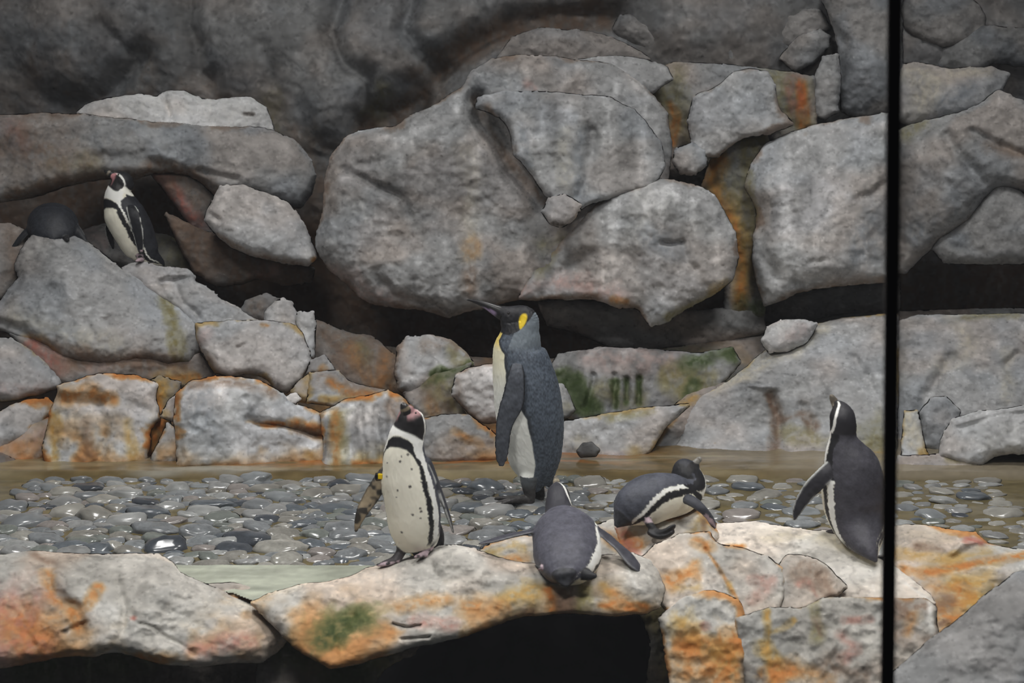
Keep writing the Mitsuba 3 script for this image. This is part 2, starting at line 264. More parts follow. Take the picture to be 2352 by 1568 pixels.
rock('boulder', 'pale pointed boulder hanging right of the king penguin, tip downward', [(1193, 684), (1212, 645), (1240, 600), (1290, 560), (1330, 515), (1400, 440), (1470, 420), (1500, 411), (1535, 415), (1580, 425), (1615, 435), (1638, 450), (1660, 488), (1686, 536), (1692, 590), (1680, 640), (1650, 665), (1605, 690), (1560, 715), (1530, 738), (1497, 747), (1483, 730), (1465, 702), (1420, 705), (1390, 692), (1360, 684), (1300, 684), (1250, 686)], 8.98, H=.18, R=.12, HB=.25, lean=8, facets=3, seam=('brown', 14, .4), tone=.34, warm=.5, slate=.3, streak=1.2,
     ctrl=[(1500, 520, .06, 70), (1530, 470, .05, 40), (1280, 620, -.04, 50), (1440, 580, -.05, 40)],
     crease=[(Z5([(1420, 330), (1560, 180), (1700, 100)]), 16, .03), (Z3([(270, 1245), (320, 1245), (375, 1230)]), 6, .03), (Z3([(380, 1240), (400, 1340), (430, 1370)]), 8, .02), (Z6([(320, 200), (480, 110), (650, 20)]), 10, .04)],
     stain=[('white', Z3([(190, 950), (240, 1080), (120, 1230)]), 34, .5), ('white', Z3([(440, 1180), (520, 1200)]), 26, .35), ('slate', Z3([(230, 1250), (340, 1300)]), 30, .5), ('pink', Z5([(1330, 300), (1500, 250), (1700, 280), (1900, 340)]), 30, .7), ('rust', Z5([(1850, 360), (1930, 370)]), 10, .6), ('brown', Z5([(1420, 350), (1760, 340)]), 9, .6), ('olive', Z5([(1400, 180), (1480, 60)]), 20, .5), ('olive', Z6([(330, 190), (480, 120), (640, 30)]), 11, .7), ('ochre', Z6([(600, 60), (700, 20)]), 20, .5)])
rock('boulder', 'broad smooth grey boulder just left of the black glass joint', Z3([(700, 960), (730, 850), (800, 750), (900, 705), (1050, 655), (1200, 625), (1400, 592), (1450, 585), (1462, 620), (1462, 1300), (1450, 1440), (1300, 1450), (1130, 1470), (1000, 1485), (900, 1535), (800, 1570), (765, 1450), (740, 1330), (760, 1150), (760, 1050)]), 9.1, H=.24, R=.16, HB=.4, lean=3, seam=('brown', 14, .4), tone=.33, warm=.55, slate=.5, streak=1.2, facets=5,
     ctrl=[(1800, 420, .06, 60), (1880, 600, .06, 90)], crease=[(Z3([(1280, 1020), (1340, 1010), (1400, 960)]), 9, .03), (Z3([(1040, 1335), (1100, 1330)]), 7, .02), (Z3([(780, 1060), (800, 1300), (850, 1400)]), 22, .04)],
     stain=[('slate', Z3([(1350, 1100), (1300, 1300)]), 40, .5), ('white', Z3([(980, 1000), (900, 1120), (960, 1230), (1150, 1200)]), 22, .25), ('olive', Z3([(720, 900), (740, 1100)]), 16, .5), ('brown', Z3([(900, 1530), (1100, 1475), (1400, 1440)]), 14, .5)])
# right of the glass joint
rock('boulder', 'rounded grey rock in the top right corner, left half', Z3([(1500, 60), (1520, 0), (1650, -60), (1800, -40), (1900, 30), (1930, 90), (1920, 170), (1840, 215), (1720, 235), (1600, 200), (1520, 140)]), 9.6, H=.16, R=.12, tone=.2, slate=.7, warm=.3)
rock('boulder', 'dark grey rock in the top right corner, above the cream ledge', Z3([(1690, 350), (1720, 260), (1800, 200), (1920, 140), (2132, 160), (2260, 180), (2260, 330), (2080, 330), (1960, 310), (1900, 370), (1740, 365)]), 9.55, H=.16, R=.12, tone=.21, slate=.8, warm=.3)
rock('boulder', 'cream tinged ledge rock right of the black glass joint', Z3([(1480, 340), (1600, 330), (1720, 360), (1850, 360), (1960, 350), (2050, 380), (2000, 480), (1900, 550), (1700, 600), (1560, 640), (1480, 620)]), 9.4, H=.16, R=.12, lean=12, tone=.28, warm=.6, stain=[('cream', Z3([(1560, 380), (1640, 430), (1600, 560)]), 34, .45), ('cream', Z3([(1750, 370), (1950, 370)]), 14, .4), ('slate', Z3([(1700, 540), (1850, 460)]), 20, .5)])
rock('boulder', 'large folded grey boulder on the far right above the cavity', Z3([(1480, 680), (1560, 640), (1700, 610), (1880, 560), (2000, 470), (2100, 520), (2260, 560), (2260, 1000), (2132, 980), (1990, 960), (1920, 1030), (1850, 1130), (1720, 1210), (1620, 1300), (1520, 1400), (1480, 1400)]), 9.22, H=.22, R=.14, HB=.4, lean=2, tone=.25, warm=.6, slate=.5, facets=3,
     ctrl=[(2200, 380, .07, 70), (2160, 480, .05, 60)], crease=[(Z3([(1740, 700), (1800, 820), (1920, 930)]), 16, .06), (Z3([(1880, 690), (2000, 770), (2132, 810)]), 10, .05), (Z3([(1520, 680), (1700, 630), (1930, 520)]), 14, .06)],
     stain=[('olive', Z3([(1530, 680), (1600, 640)]), 26, .4), ('white', Z3([(1780, 1120), (1820, 1060)]), 12, .45), ('slate', Z3([(1600, 1200), (1750, 1080)]), 34, .5), ('brown', Z3([(1940, 750), (2130, 800)]), 16, .35)])
rock('boulder', 'dark slate rock hanging over the black cavity at the right edge', Z3([(1990, 940), (2070, 960), (2180, 1050), (2260, 1080), (2260, 1350), (1900, 1350), (1720, 1345), (1660, 1280), (1710, 1210), (1850, 1120), (1930, 1020)]), 9.1, H=.16, R=.1, HB=.3, tone=.2, slate=1, warm=.1, stain=[('grey', Z3([(1700, 1270), (1850, 1300)]), 30, .3)])
# upper left
rock('boulder', 'white washed slab lying along the top of the left overhanging boulder', Z1([(470, 680), (520, 640), (640, 600), (840, 570), (930, 590), (1000, 550), (1100, 555), (1200, 600), (1280, 610), (1400, 590), (1500, 590), (1590, 650), (1640, 790), (1500, 830), (1250, 820), (1000, 790), (800, 770), (600, 740)]), 9.42, H=.1, R=.06, lean=15, tone=.54, warm=.5, slate=.0, streak=.2,
     crease=[(Z1([(990, 560), (1010, 700)]), 6, .03)], stain=[('white', Z1([(700, 640), (1050, 640), (1300, 690), (1540, 690)]), 40, .5), ('dark', Z1([(1465, 683), (1515, 684)]), 4, 1.0), ('grey', Z1([(520, 640), (640, 620)]), 20, .5)])
rock('boulder', 'long grey boulder overhanging the cave of the two upper left penguins', Z1([(-160, 700), (200, 690), (470, 690), (620, 710), (900, 735), (1060, 745), (1250, 770), (1500, 770), (1640, 790), (1760, 850), (1860, 960), (1885, 1060), (1860, 1150), (1800, 1240), (1720, 1240), (1600, 1190), (1450, 1150), (1300, 1170), (1200, 1080), (1080, 1030), (930, 1030), (800, 1070), (640, 1060), (440, 1095), (250, 1160), (100, 1190), (-160, 1230)]), 9.3, H=.22, R=.14, HB=.35, lean=4, seam=('brown', 14, .4), tone=.24, warm=.5, slate=.7, facets=4,
     crease=[(Z1([(1180, 1040), (1400, 1050)]), 8, .03), (Z1([(600, 930), (900, 960), (1000, 1000)]), 12, .03)], stain=[('white', Z1([(900, 800), (1000, 900)]), 30, .3), ('brown', Z1([(-100, 900), (200, 900), (500, 1000)]), 70, .5), ('olive', Z1([(400, 1000), (560, 980)]), 30, .3), ('brown', Z1([(100, 1180), (440, 1090), (700, 1060), (950, 1020), (1150, 1040), (1280, 1170)]), 20, .7), ('red', Z1([(120, 760), (150, 900)]), 30, .2)])
rock('boulder', 'red brown broken rock face at the cave mouth right of the standing penguin', Z1([(920, 1040), (1100, 1030), (1200, 1090), (1285, 1190), (1250, 1300), (1280, 1420), (1180, 1400), (1080, 1250), (1000, 1150)]), 9.3, H=.1, R=.08, HB=.2, tone=.13, warm=1, stain=[('red', Z1([(960, 1060), (1060, 1180), (1180, 1330)]), 26, .7), ('brown', Z1([(1000, 1040), (1200, 1200)]), 40, .5)])
rock('boulder', 'smooth pale grey boulder at the right end of the cave, tapering to a point', Z1([(1290, 1190), (1250, 1260), (1240, 1320), (1300, 1400), (1400, 1480), (1530, 1530), (1700, 1570), (1850, 1585), (1895, 1550), (1860, 1430), (1790, 1300), (1720, 1220), (1600, 1165), (1450, 1120), (1330, 1120)]), 9.08, H=.18, R=.12, HB=.3, lean=5, tone=.33, warm=.45, facets=3, crease=[(Z1([(1260, 1300), (1310, 1330)]), 8, .04)], stain=[('rust', Z1([(1880, 1560)]), 8, .8), ('brown', Z1([(1300, 1420), (1500, 1530), (1800, 1590)]), 10, .5), ('white', Z1([(1840, 1530)]), 18, .4)])
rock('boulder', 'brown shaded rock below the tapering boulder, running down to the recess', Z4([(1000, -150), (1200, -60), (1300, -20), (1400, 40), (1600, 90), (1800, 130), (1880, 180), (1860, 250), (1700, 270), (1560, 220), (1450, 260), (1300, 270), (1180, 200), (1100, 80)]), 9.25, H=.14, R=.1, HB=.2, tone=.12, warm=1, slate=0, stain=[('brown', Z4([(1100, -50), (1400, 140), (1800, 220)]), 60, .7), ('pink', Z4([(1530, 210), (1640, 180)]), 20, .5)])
rock('boulder', 'pinkish cave floor rock between the two upper left penguins', Z4([(470, -40), (640, -90), (800, -60), (1000, -20), (1150, 40), (1200, 140), (1150, 230), (900, 220), (650, 120), (500, 40)]), 9.5, H=.12, R=.12, HB=.3, lean=30, tone=.16, warm=1, stain=[('pink', Z4([(560, -30), (600, 20)]), 30, .4), ('olive', Z4([(1050, 20), (1100, 130)]), 40, .4)])
# left slope
rock('boulder', 'brown grey rock at the left edge beside the sloping boulder', Z4([(-120, -90), (60, -90), (170, -40), (170, 80), (150, 230), (60, 330), (-120, 430)]), 8.95, H=.12, R=.1, lean=20, tone=.2, warm=1, stain=[('brown', Z4([(60, 0), (100, 180)]), 30, .5)])
rock('boulder', 'large grey sloping boulder under the prone penguin at upper left', Z4([(160, 30), (200, -25), (330, -45), (480, 0), (600, 80), (720, 180), (850, 260), (940, 330), (1050, 400), (1150, 490), (1195, 560), (1195, 660), (1130, 730), (1000, 740), (900, 720), (700, 735), (500, 730), (380, 700), (270, 645), (150, 595), (0, 530), (-120, 520), (-120, 420), (0, 390), (60, 300), (120, 230), (100, 150), (130, 70)]), 8.8, H=.2, R=.14, HB=.3, lean=26, facets=4, tone=.30, warm=.35, slate=.6,
     ctrl=[(180, 640, .06, 80), (380, 760, .05, 60)], crease=[(Z4([(0, 500), (140, 540), (270, 640)]), 12, .04)],
     stain=[('olive', Z4([(985, 330), (1020, 430), (1050, 600), (1060, 720)]), 17, .8), ('white', Z4([(170, 60), (250, 60)]), 26, .35), ('brown', Z4([(300, 660), (600, 710), (1000, 700)]), 22, .55), ('rust', Z4([(180, 600), (320, 690)]), 18, .6), ('cream', Z4([(100, 470), (400, 560), (700, 640)]), 26, .3)])
rock('boulder', 'rust brown undercut rock below the large sloping boulder, left', Z4([(60, 560), (270, 620), (500, 690), (800, 670), (1000, 700), (1190, 690), (1290, 800), (1250, 860), (1000, 880), (900, 850), (600, 830), (420, 870), (370, 860), (250, 760)]), 8.62, H=.1, R=.1, HB=.2, lean=20, tone=.2, warm=1, stain=[('red', Z4([(200, 640), (340, 760)]), 26, .6), ('brown', Z4([(400, 740), (700, 750), (1100, 760)]), 34, .7), ('rust', Z4([(1000, 840), (1180, 830)]), 12, .9), ('ochre', Z4([(950, 830), (1180, 850)]), 20, .6), ('pink', Z4([(500, 780), (600, 760)]), 20, .4)])
rock('boulder', 'grey wedge of rock at the left edge above the rust streaked row', Z4([(-120, 590), (60, 600), (150, 650), (250, 720), (330, 780), (365, 840), (360, 885), (200, 925), (100, 955), (-120, 980)]), 8.5, H=.14, R=.1, lean=14, seam=('ochre', 12, .5), tone=.28, warm=.5, facets=3, stain=[('pink', Z4([(0, 900), (250, 880)]), 18, .4)])
rock('boulder', 'pale cracked rock under the feet of the standing upper left penguin', Z4([(710, 190), (780, 150), (870, 140), (950, 170), (1120, 190), (1165, 230), (1150, 260), (1240, 290), (1330, 370), (1420, 410), (1520, 460), (1620, 510), (1400, 530), (1200, 520), (1150, 500), (1080, 420), (960, 350), (840, 270)]), 8.92, H=.12, R=.08, lean=25, tone=.36, warm=.5, facets=5, crease=[(Z4([(970, 260), (1160, 240)]), 7, .03), (Z4([(1050, 260), (1100, 380), (1200, 480)]), 8, .02)], stain=[('rust', Z4([(1500, 490), (1620, 510)]), 6, .7)])
rock('boulder', 'small brown rock in shadow above the pale block, left of the recess', Z4([(1440, 440), (1480, 370), (1600, 330), (1690, 360), (1620, 430), (1610, 500), (1540, 490)]), 8.95, H=.1, R=.06, HB=.15, tone=.16, warm=1, stain=[('brown', Z4([(1540, 400)]), 26, .5)])
rock('boulder', 'small pale upright rock standing on the block left of the recess', Z4([(1600, 520), (1595, 440), (1650, 380), (1700, 358), (1750, 390), (1780, 460), (1790, 540), (1740, 530), (1650, 520)]), 8.8, H=.09, R=.06, HB=.12, lean=12, tone=.38, warm=.3)
rock('boulder', 'narrow pale rock at the edge of the recess beside the block', Z4([(1785, 470), (1800, 440), (1880, 438), (1892, 500), (1880, 600), (1875, 710), (1840, 700), (1800, 580)]), 8.78, H=.07, R=.05, HB=.12, lean=8, tone=.34, warm=.5)
rock('boulder', 'pale rounded block between the sloping boulder and the recess', Z4([(1185, 510), (1400, 495), (1650, 500), (1740, 510), (1810, 570), (1850, 660), (1862, 740), (1800, 840), (1720, 915), (1690, 912), (1640, 875), (1610, 825), (1500, 795), (1380, 815), (1290, 785), (1240, 700), (1195, 620)]), 8.64, H=.16, R=.1, HB=.25, lean=14, seam=('ochre', 12, .5), tone=.37, warm=.35, slate=.25, facets=4, ctrl=[(650, 870, .03, 30)], crease=[(Z4([(1430, 640), (1460, 620)]), 4, .02)], stain=[('pink', Z4([(1250, 560), (1200, 600)]), 20, .35), ('rust', Z4([(1570, 510), (1610, 515)]), 6, .8), ('brown', Z4([(1240, 680), (1290, 780)]), 12, .4)])
rock('boulder', 'small rounded stone on the ledge above the streaked rocks, left of centre', Z4([(1750, 905), (1810, 850), (1870, 805), (1960, 800), (2030, 860), (2060, 930), (2000, 960), (1850, 970), (1760, 950)]), 8.5, H=.1, R=.08, HB=.15, lean=15, seam=('ochre', 12, .5), tone=.33, warm=.6, low=('ochre', .3, .5, .6))
rock('boulder', 'small flat stone topping the rounded ledge stone', Z4([(1850, 800), (1865, 735), (1950, 705), (2005, 775), (1950, 800)]), 8.6, H=.07, R=.05, HB=.1, lean=18, tone=.3, warm=.8, stain=[('rust', Z4([(1940, 780)]), 12, .5)])
for i, (a, b) in enumerate([((1715, 955), (1795, 950)), ((2060, 1030), (2140, 1025))]):
    (ax, ay), (bx, by) = Z4([a, b])
    rock('pebble', ['white pebble on the ledge above the big pale rock, left', 'pale pebble behind the head of the spotted front penguin'][i], [(ax, ay), (ax + 12, ay - 8), (bx - 8, by - 8), (bx, by + 2), (bx - 10, by + 9), (ax + 8, ay + 9)], 8.28, H=.03, R=.02, HB=.02, g=.004, tone=.55, warm=.3, cat='stone', facets=2, jag=.3, bump=.3)
# bottom row, left
RL = ('rust', .02, .26, .85)
rock('boulder', 'pale rough rock at the left edge of the rust streaked row', Z4([(-120, 1090), (50, 1030), (150, 980), (270, 965), (310, 1000), (300, 1050), (230, 1100), (130, 1180), (0, 1250), (-120, 1300)]), 8.3, H=.12, R=.08, seam=('rust', 18, .8), tone=.37, warm=.3, grow=9, facets=5, lean=8)
rock('boulder', 'pinkish rock under the pale rough rock at the left edge', Z4([(-120, 1290), (0, 1240), (60, 1220), (200, 1110), (290, 1070), (315, 1130), (300, 1260), (240, 1350), (100, 1370), (-120, 1380)]), 8.24, H=.1, R=.08, seam=('rust', 18, .8), tone=.3, warm=1, low=('rust', .05, .25, .7), lean=8, stain=[('pink', Z4([(60, 1280), (220, 1200)]), 40, .4)])
rock('boulder', 'rust stained grey rock with flaking face in the lower left row', Z4([(300, 1350), (270, 1260), (310, 1080), (310, 1050), (370, 930), (360, 890), (420, 870), (600, 820), (800, 830), (930, 870), (910, 950), (945, 1070), (885, 1120), (885, 1220), (855, 1350), (700, 1385), (540, 1380)]), 8.24, H=.14, R=.09, lean=8, seam=('rust', 18, .8), tone=.39, warm=.6, low=('rust', .04, .28, .6), grow=9, facets=5, streak=1.3, crease=[(Z4([(340, 950), (560, 980), (720, 960), (900, 1040)]), 14, .03), (Z4([(600, 990), (640, 1200), (560, 1360)]), 12, .03)],
     stain=[('ochre', Z4([(330, 1060), (330, 1300)]), 14, .8), ('rust', Z4([(400, 950), (520, 920)]), 24, .7), ('rust', Z4([(600, 950), (680, 960)]), 14, .7), ('ochre', Z4([(760, 1100), (800, 1340)]), 16, .6), ('brown', Z4([(510, 1120), (530, 1320)]), 16, .5), ('white', Z4([(720, 1140), (700, 1300)]), 34, .35)])
rock('crevice_rock', 'ochre stained gap rock between the flaking rock and the big pale rock', Z4([(880, 870), (960, 830), (1080, 860), (1060, 960), (1000, 1050), (1020, 1120), (980, 1220), (940, 1380), (840, 1390), (850, 1200), (890, 1080), (930, 1000)]), 8.36, H=.08, R=.07, HB=.15, tone=.2, warm=1, stain=[('ochre', Z4([(960, 880), (930, 1010), (920, 1180), (880, 1360)]), 30, .9), ('rust', Z4([(930, 950), (960, 1080), (900, 1300)]), 16, .8)])
rock('boulder', 'small pale slab leaning in the gap left of the big pale rock', Z4([(1010, 1105), (1060, 1130), (1080, 1220), (1065, 1320), (1000, 1375), (930, 1355), (915, 1320), (970, 1200)]), 8.18, H=.07, R=.05, HB=.1, lean=6, seam=('rust', 18, .8), tone=.36, warm=.4, low=('rust', .0, .12, .8))
rock('boulder', 'small grey stone atop the leaning slab, left of the big pale rock', Z4([(975, 1060), (1010, 980), (1070, 930), (1085, 1060), (1050, 1085)]), 8.26, H=.07, R=.05, HB=.1, lean=8, tone=.3, warm=.6, stain=[('ochre', Z4([(1000, 1050)]), 16, .5)])
rock('boulder', 'big pale rock with a rust crack in the lower left row', Z4([(1080, 1375), (1075, 1200), (1060, 1100), (1072, 940), (1150, 870), (1300, 840), (1450, 845), (1560, 870), (1690, 940), (1720, 990), (1850, 1030), (1925, 1060), (1965, 1180), (1990, 1385), (1500, 1395)]), 8.24, H=.17, R=.11, HB=.3, lean=9, grow=9, facets=3, seam=('rust', 18, .8), tone=.49, warm=.35, slate=.5, streak=1.2, low=('rust', -.05, .13, .8), ctrl=[(500, 950, .05, 70)],
     crease=[(Z4([(1490, 1085), (1560, 1115), (1700, 1115), (1800, 1140), (1940, 1165)]), 8, .06), (Z4([(1090, 1130), (1100, 1300)]), 6, .02), (Z4([(1460, 960), (1500, 1060)]), 8, .02)],
     stain=[('rust', Z4([(1490, 1090), (1580, 1115), (1700, 1105)]), 6, .9), ('rust', Z4([(1760, 1105), (1860, 1130), (1940, 1160)]), 14, .9), ('brown', Z4([(1790, 1140), (1900, 1150)]), 12, .7), ('ochre', Z4([(1850, 1300), (1940, 1370)]), 14, .5), ('slate', Z4([(1180, 960), (1250, 1200)]), 50, .35), ('brown', Z4([(1150, 880), (1400, 850), (1640, 920)]), 12, .45), ('rust', Z4([(1070, 950), (1070, 1080)]), 6, .7), ('ochre', Z4([(1090, 1380), (1980, 1385)]), 9, .9)])
rock('boulder', 'grooved grey rock with a broad rust band behind the spotted front penguin', Z5([(110, 1050), (250, 985), (400, 950), (500, 920), (570, 950), (640, 1020), (700, 1120), (750, 1200), (760, 1320), (450, 1360), (160, 1385), (120, 1380), (130, 1200)]), 8.24, H=.14, R=.09, lean=12, seam=('rust', 18, .8), tone=.38, warm=.5, streak=2.2, grow=9, facets=3, low=('ochre', -.02, .12, .7),
     crease=[(Z5([(330, 1000), (340, 1330)]), 8, .025), (Z5([(420, 1000), (440, 1330)]), 9, .025), (Z5([(500, 990), (520, 1290)]), 9, .025), (Z5([(590, 1010), (620, 1300)]), 9, .025)], stain=[('rust', Z5([(190, 1050), (190, 1380)]), 17, .8), ('olive', Z5([(210, 1050), (220, 1380)]), 22, .6), ('rust', Z5([(300, 1340), (460, 1350)]), 10, .8), ('brown', Z5([(520, 1000), (640, 1150)]), 20, .4)])
rock('boulder', 'brown ledge with orange seams above the grooved rock, left of centre', Z5([(40, 800), (200, 800), (280, 870), (420, 900), (530, 925), (420, 970), (180, 990), (20, 970)]), 8.45, H=.08, R=.07, lean=30, seam=('ochre', 12, .5), tone=.24, warm=1, stain=[('rust', Z5([(150, 850), (260, 920), (420, 930)]), 12, .8), ('ochre', Z5([(100, 960), (400, 950)]), 10, .6), ('brown', Z5([(100, 820), (400, 900)]), 30, .4)])
rock('boulder', 'rust brown rock wall behind the ledge, left of the round boulder', Z5([(20, 470), (250, 560), (400, 590), (540, 700), (600, 920), (480, 930), (280, 880), (150, 800), (20, 720)]), 8.95, H=.1, R=.1, lean=16, tone=.17, warm=1, slate=0, stain=[('brown', Z5([(100, 580), (350, 700), (500, 850)]), 80, .6), ('rust', Z5([(480, 720), (480, 880)]), 24, .5), ('olive', Z5([(320, 640), (360, 700)]), 24, .5), ('rust', Z5([(260, 650), (400, 860)]), 20, .4)])
rock('boulder', 'round pale boulder in the recess left of the king penguin', Z5([(572, 660), (620, 600), (750, 592), (870, 615), (950, 680), (995, 745), (900, 800), (780, 820), (700, 890), (640, 915), (580, 890), (560, 790)]), 8.72, H=.15, R=.1, HB=.2, lean=12, seam=('brown', 14, .4), tone=.33, warm=.8, grow=9, facets=4, stain=[('moss', Z5([(760, 810), (900, 790), (980, 750)]), 12, .8), ('olive', Z5([(880, 660), (940, 740)]), 22, .5), ('brown', Z5([(740, 640), (860, 640)]), 20, .3)])
rock('boulder', 'brown mossy rock under the round pale boulder', Z5([(600, 920), (700, 860), (780, 800), (990, 740), (980, 850), (940, 1000), (970, 1090), (830, 1120), (680, 1080)]), 8.6, H=.1, R=.09, HB=.2, lean=16, tone=.22, warm=1, stain=[('moss', Z5([(720, 860), (960, 770)]), 14, .6), ('brown', Z5([(760, 980), (860, 1040)]), 34, .6), ('olive', Z5([(800, 880), (900, 960)]), 34, .5), ('rust', Z5([(760, 1000), (800, 1080)]), 18, .4)])
rock('boulder', 'whitish block directly left of the king penguin', Z5([(905, 930), (925, 820), (980, 785), (1120, 765), (1190, 820), (1220, 950), (1190, 1080), (1060, 1080), (980, 1010)]), 8.5, H=.13, R=.08, HB=.2, lean=12, seam=('brown', 14, .4), tone=.43, warm=.3, slate=.2, grow=9, facets=3, stain=[('brown', Z5([(920, 850), (930, 960)]), 10, .35)])
rock('boulder', 'rough brown grey rocks at the channel between the two tall penguins', Z5([(690, 1100), (830, 1070), (980, 1070), (1100, 1160), (1200, 1240), (1200, 1320), (800, 1340), (700, 1310)]), 8.24, H=.1, R=.07, HB=.2, lean=14, seam=('rust', 18, .8), tone=.24, warm=1, grow=9, facets=6, low=('rust', -.02, .14, .6), bump=1.4, stain=[('rust', Z5([(900, 1150), (1050, 1230)]), 12, .6), ('white', Z5([(820, 1200), (860, 1270)]), 14, .35)])
# right of the king penguin
rock('boulder', 'small beige stone touching the back of the king penguin', Z5([(1500, 870), (1545, 880), (1580, 940), (1615, 1020), (1565, 1070), (1500, 1060)]), 8.6, H=.08, R=.06, HB=.12, lean=10, tone=.33, warm=.7, stain=[('olive', Z5([(1580, 1000)]), 16, .5)])
rock('boulder', 'mossy green dripping rock wall right of the king penguin', [(1262, 850), (1285, 815), (1380, 800), (1500, 805), (1600, 815), (1680, 800), (1700, 830), (1640, 900), (1570, 940), (1500, 965), (1420, 965), (1330, 970), (1280, 945)], 8.85, H=.1, R=.09, HB=.2, lean=16, tone=.20, warm=.8, streak=1.6, facets=2,
     crease=[(Z5([(1740, 800), (1690, 1000)]), 7, .03), (Z5([(1860, 800), (1850, 1000)]), 7, .03), (Z5([(1930, 830), (1930, 960)]), 7, .03), (Z5([(2000, 830), (2000, 980)]), 7, .03)],
     stain=[('moss', Z5([(1560, 830), (1640, 900), (1660, 1010)]), 24, .95), ('moss', Z5([(1640, 870), (1720, 1010)]), 22, .9), ('moss', Z5([(1860, 850), (1870, 1000)]), 9, .9), ('moss', Z5([(1930, 840), (1930, 980)]), 7, .9), ('moss', Z5([(2010, 830), (2005, 980)]), 7, .9), ('pink', Z5([(1700, 710), (2000, 730), (2200, 740)]), 34, .5), ('olive', Z5([(1780, 900), (2000, 980)]), 26, .4), ('moss', Z6([(420, 460), (560, 420), (680, 380)]), 22, .8), ('olive', Z6([(350, 520), (500, 560), (430, 620)]), 34, .7), ('moss', Z6([(460, 560), (440, 630)]), 18, .6)])
rock('boulder', 'low pale rock under the mossy wall at the channel edge', [(1275, 975), (1340, 962), (1450, 945), (1520, 935), (1580, 930), (1530, 975), (1490, 1035), (1450, 1062), (1275, 1062)], 8.42, H=.09, R=.08, HB=.2, lean=22, seam=('ochre', 12, .5), tone=.4, warm=.5, low=('ochre', .0, .1, .5), facets=2, stain=[('olive', [(1400, 960), (1500, 945)], 12, .5), ('pink', [(1300, 1045), (1440, 1040)], 10, .3)])
rock('crevice_rock', 'orange streaked gully rock left of the long grey slope', Z6([(60, 960), (150, 900), (250, 800), (360, 690), (440, 620), (560, 560), (640, 560), (500, 700), (400, 840), (330, 960), (200, 990)]), 8.62, H=.06, R=.06, HB=.15, lean=40, tone=.22, warm=1, stain=[('rust', Z6([(150, 940), (250, 850), (330, 750)]), 14, .9), ('ochre', Z6([(240, 850), (380, 700), (480, 630)]), 14, .7), ('olive', Z6([(200, 760), (300, 730)]), 24, .6)])
rock('pebble', 'dark grey pebble at the water edge right of the king penguin', [(1328, 1036), (1340, 1021), (1358, 1019), (1374, 1034), (1366, 1045), (1335, 1046)], 8.2, H=.05, R=.03, HB=.04, g=.004, tone=.1, slate=1, cat='stone', facets=2, jag=.3, bump=.3)
rock('boulder', 'long grey sloping rock mass behind the right standing penguin', Z6([(130, 960), (230, 900), (330, 850), (420, 740), (500, 640), (650, 560), (790, 450), (880, 370), (1000, 330), (1130, 240), (1300, 200), (1520, 180), (1590, 185), (1590, 500), (1585, 900), (1580, 985), (1200, 985), (900, 985), (440, 985), (200, 990)]), 8.72, H=.2, R=.14, HB=.3, lean=38, facets=3, seam=('ochre', 12, .5), tone=.36, warm=.5, slate=.4, ctrl=[(1700, 900, .06, 70), (1850, 850, .05, 80), (1780, 985, -.03, 40)],
     crease=[(Z6([(880, 620), (930, 760), (950, 930)]), 16, .05), (Z6([(1060, 690), (1120, 760), (1130, 860)]), 14, .03), (Z6([(1350, 430), (1450, 580), (1480, 650)]), 12, .04), (Z6([(540, 640), (760, 560), (900, 580)]), 10, -.03)],
     stain=[('brown', Z6([(875, 620), (920, 740), (930, 930)]), 15, .75), ('brown', Z6([(960, 760), (1060, 720), (1120, 790)]), 14, .6), ('olive', Z6([(1000, 830), (1150, 880), (1480, 760), (1450, 900)]), 24, .4), ('cream', Z6([(560, 600), (800, 490), (1180, 260)]), 22, .5), ('white', Z6([(620, 520), (800, 430)]), 22, .4), ('ochre', Z6([(590, 980), (640, 960)]), 14, .6), ('rust', Z6([(590, 880)]), 7, .6), ('rust', Z6([(140, 960), (280, 960)]), 12, .8), ('ochre', Z6([(1420, 940), (1500, 940)]), 12, .6), ('olive', Z6([(1380, 900), (1520, 880)]), 22, .5)])
rock('boulder', 'light rock resting at the top of the long grey slope', Z6([(850, 320), (880, 250), (950, 212), (1050, 205), (1140, 225), (1090, 320), (980, 375), (890, 380)]), 8.86, H=.13, R=.08, HB=.15, lean=22, tone=.45, warm=.6, facets=2, stain=[('pink', Z6([(980, 300), (1080, 260)]), 20, .3), ('white', Z6([(940, 240), (960, 280)]), 24, .5)])
rock('boulder', 'wide grey rock mass right of the black glass joint above the cobbles', Z6([(1560, 230), (1700, 185), (2000, 185), (2460, 170), (2460, 860), (2100, 840), (1900, 860), (1760, 900), (1600, 960), (1560, 700)]), 8.85, H=.2, R=.14, HB=.3, lean=32, facets=5, tone=.33, warm=.5, slate=.6, crease=[(Z6([(1900, 420), (1750, 620), (1720, 760)]), 16, .06), (Z6([(2250, 400), (2200, 450)]), 10, .04)], stain=[('cream', Z6([(1900, 200), (2000, 330), (1850, 460)]), 26, .4), ('cream', Z6([(2200, 380), (2200, 640)]), 16, .35), ('cream', Z6([(2100, 130), (2350, 150)]), 30, .35), ('olive', Z6([(1960, 190), (2250, 170)]), 12, .5)])
rock('boulder', 'pale narrow rock with an ochre foot just right of the black glass joint', Z6([(1620, 980), (1640, 720), (1700, 715), (1740, 900), (1760, 960), (1740, 1000)]), 8.3, H=.06, R=.05, HB=.1, lean=15, seam=('ochre', 12, .5), tone=.42, warm=.9, low=('ochre', .02, .2, .8), stain=[('cream', Z6([(1670, 740), (1680, 860)]), 22, .6)])
rock('boulder', 'egg shaped grey rock right of the glass joint, above the cobbles', Z6([(1725, 720), (1790, 640), (1860, 635), (1935, 710), (1890, 870), (1820, 930), (1750, 900)]), 8.5, H=.12, R=.08, HB=.2, lean=18, tone=.33, slate=.6, facets=2)
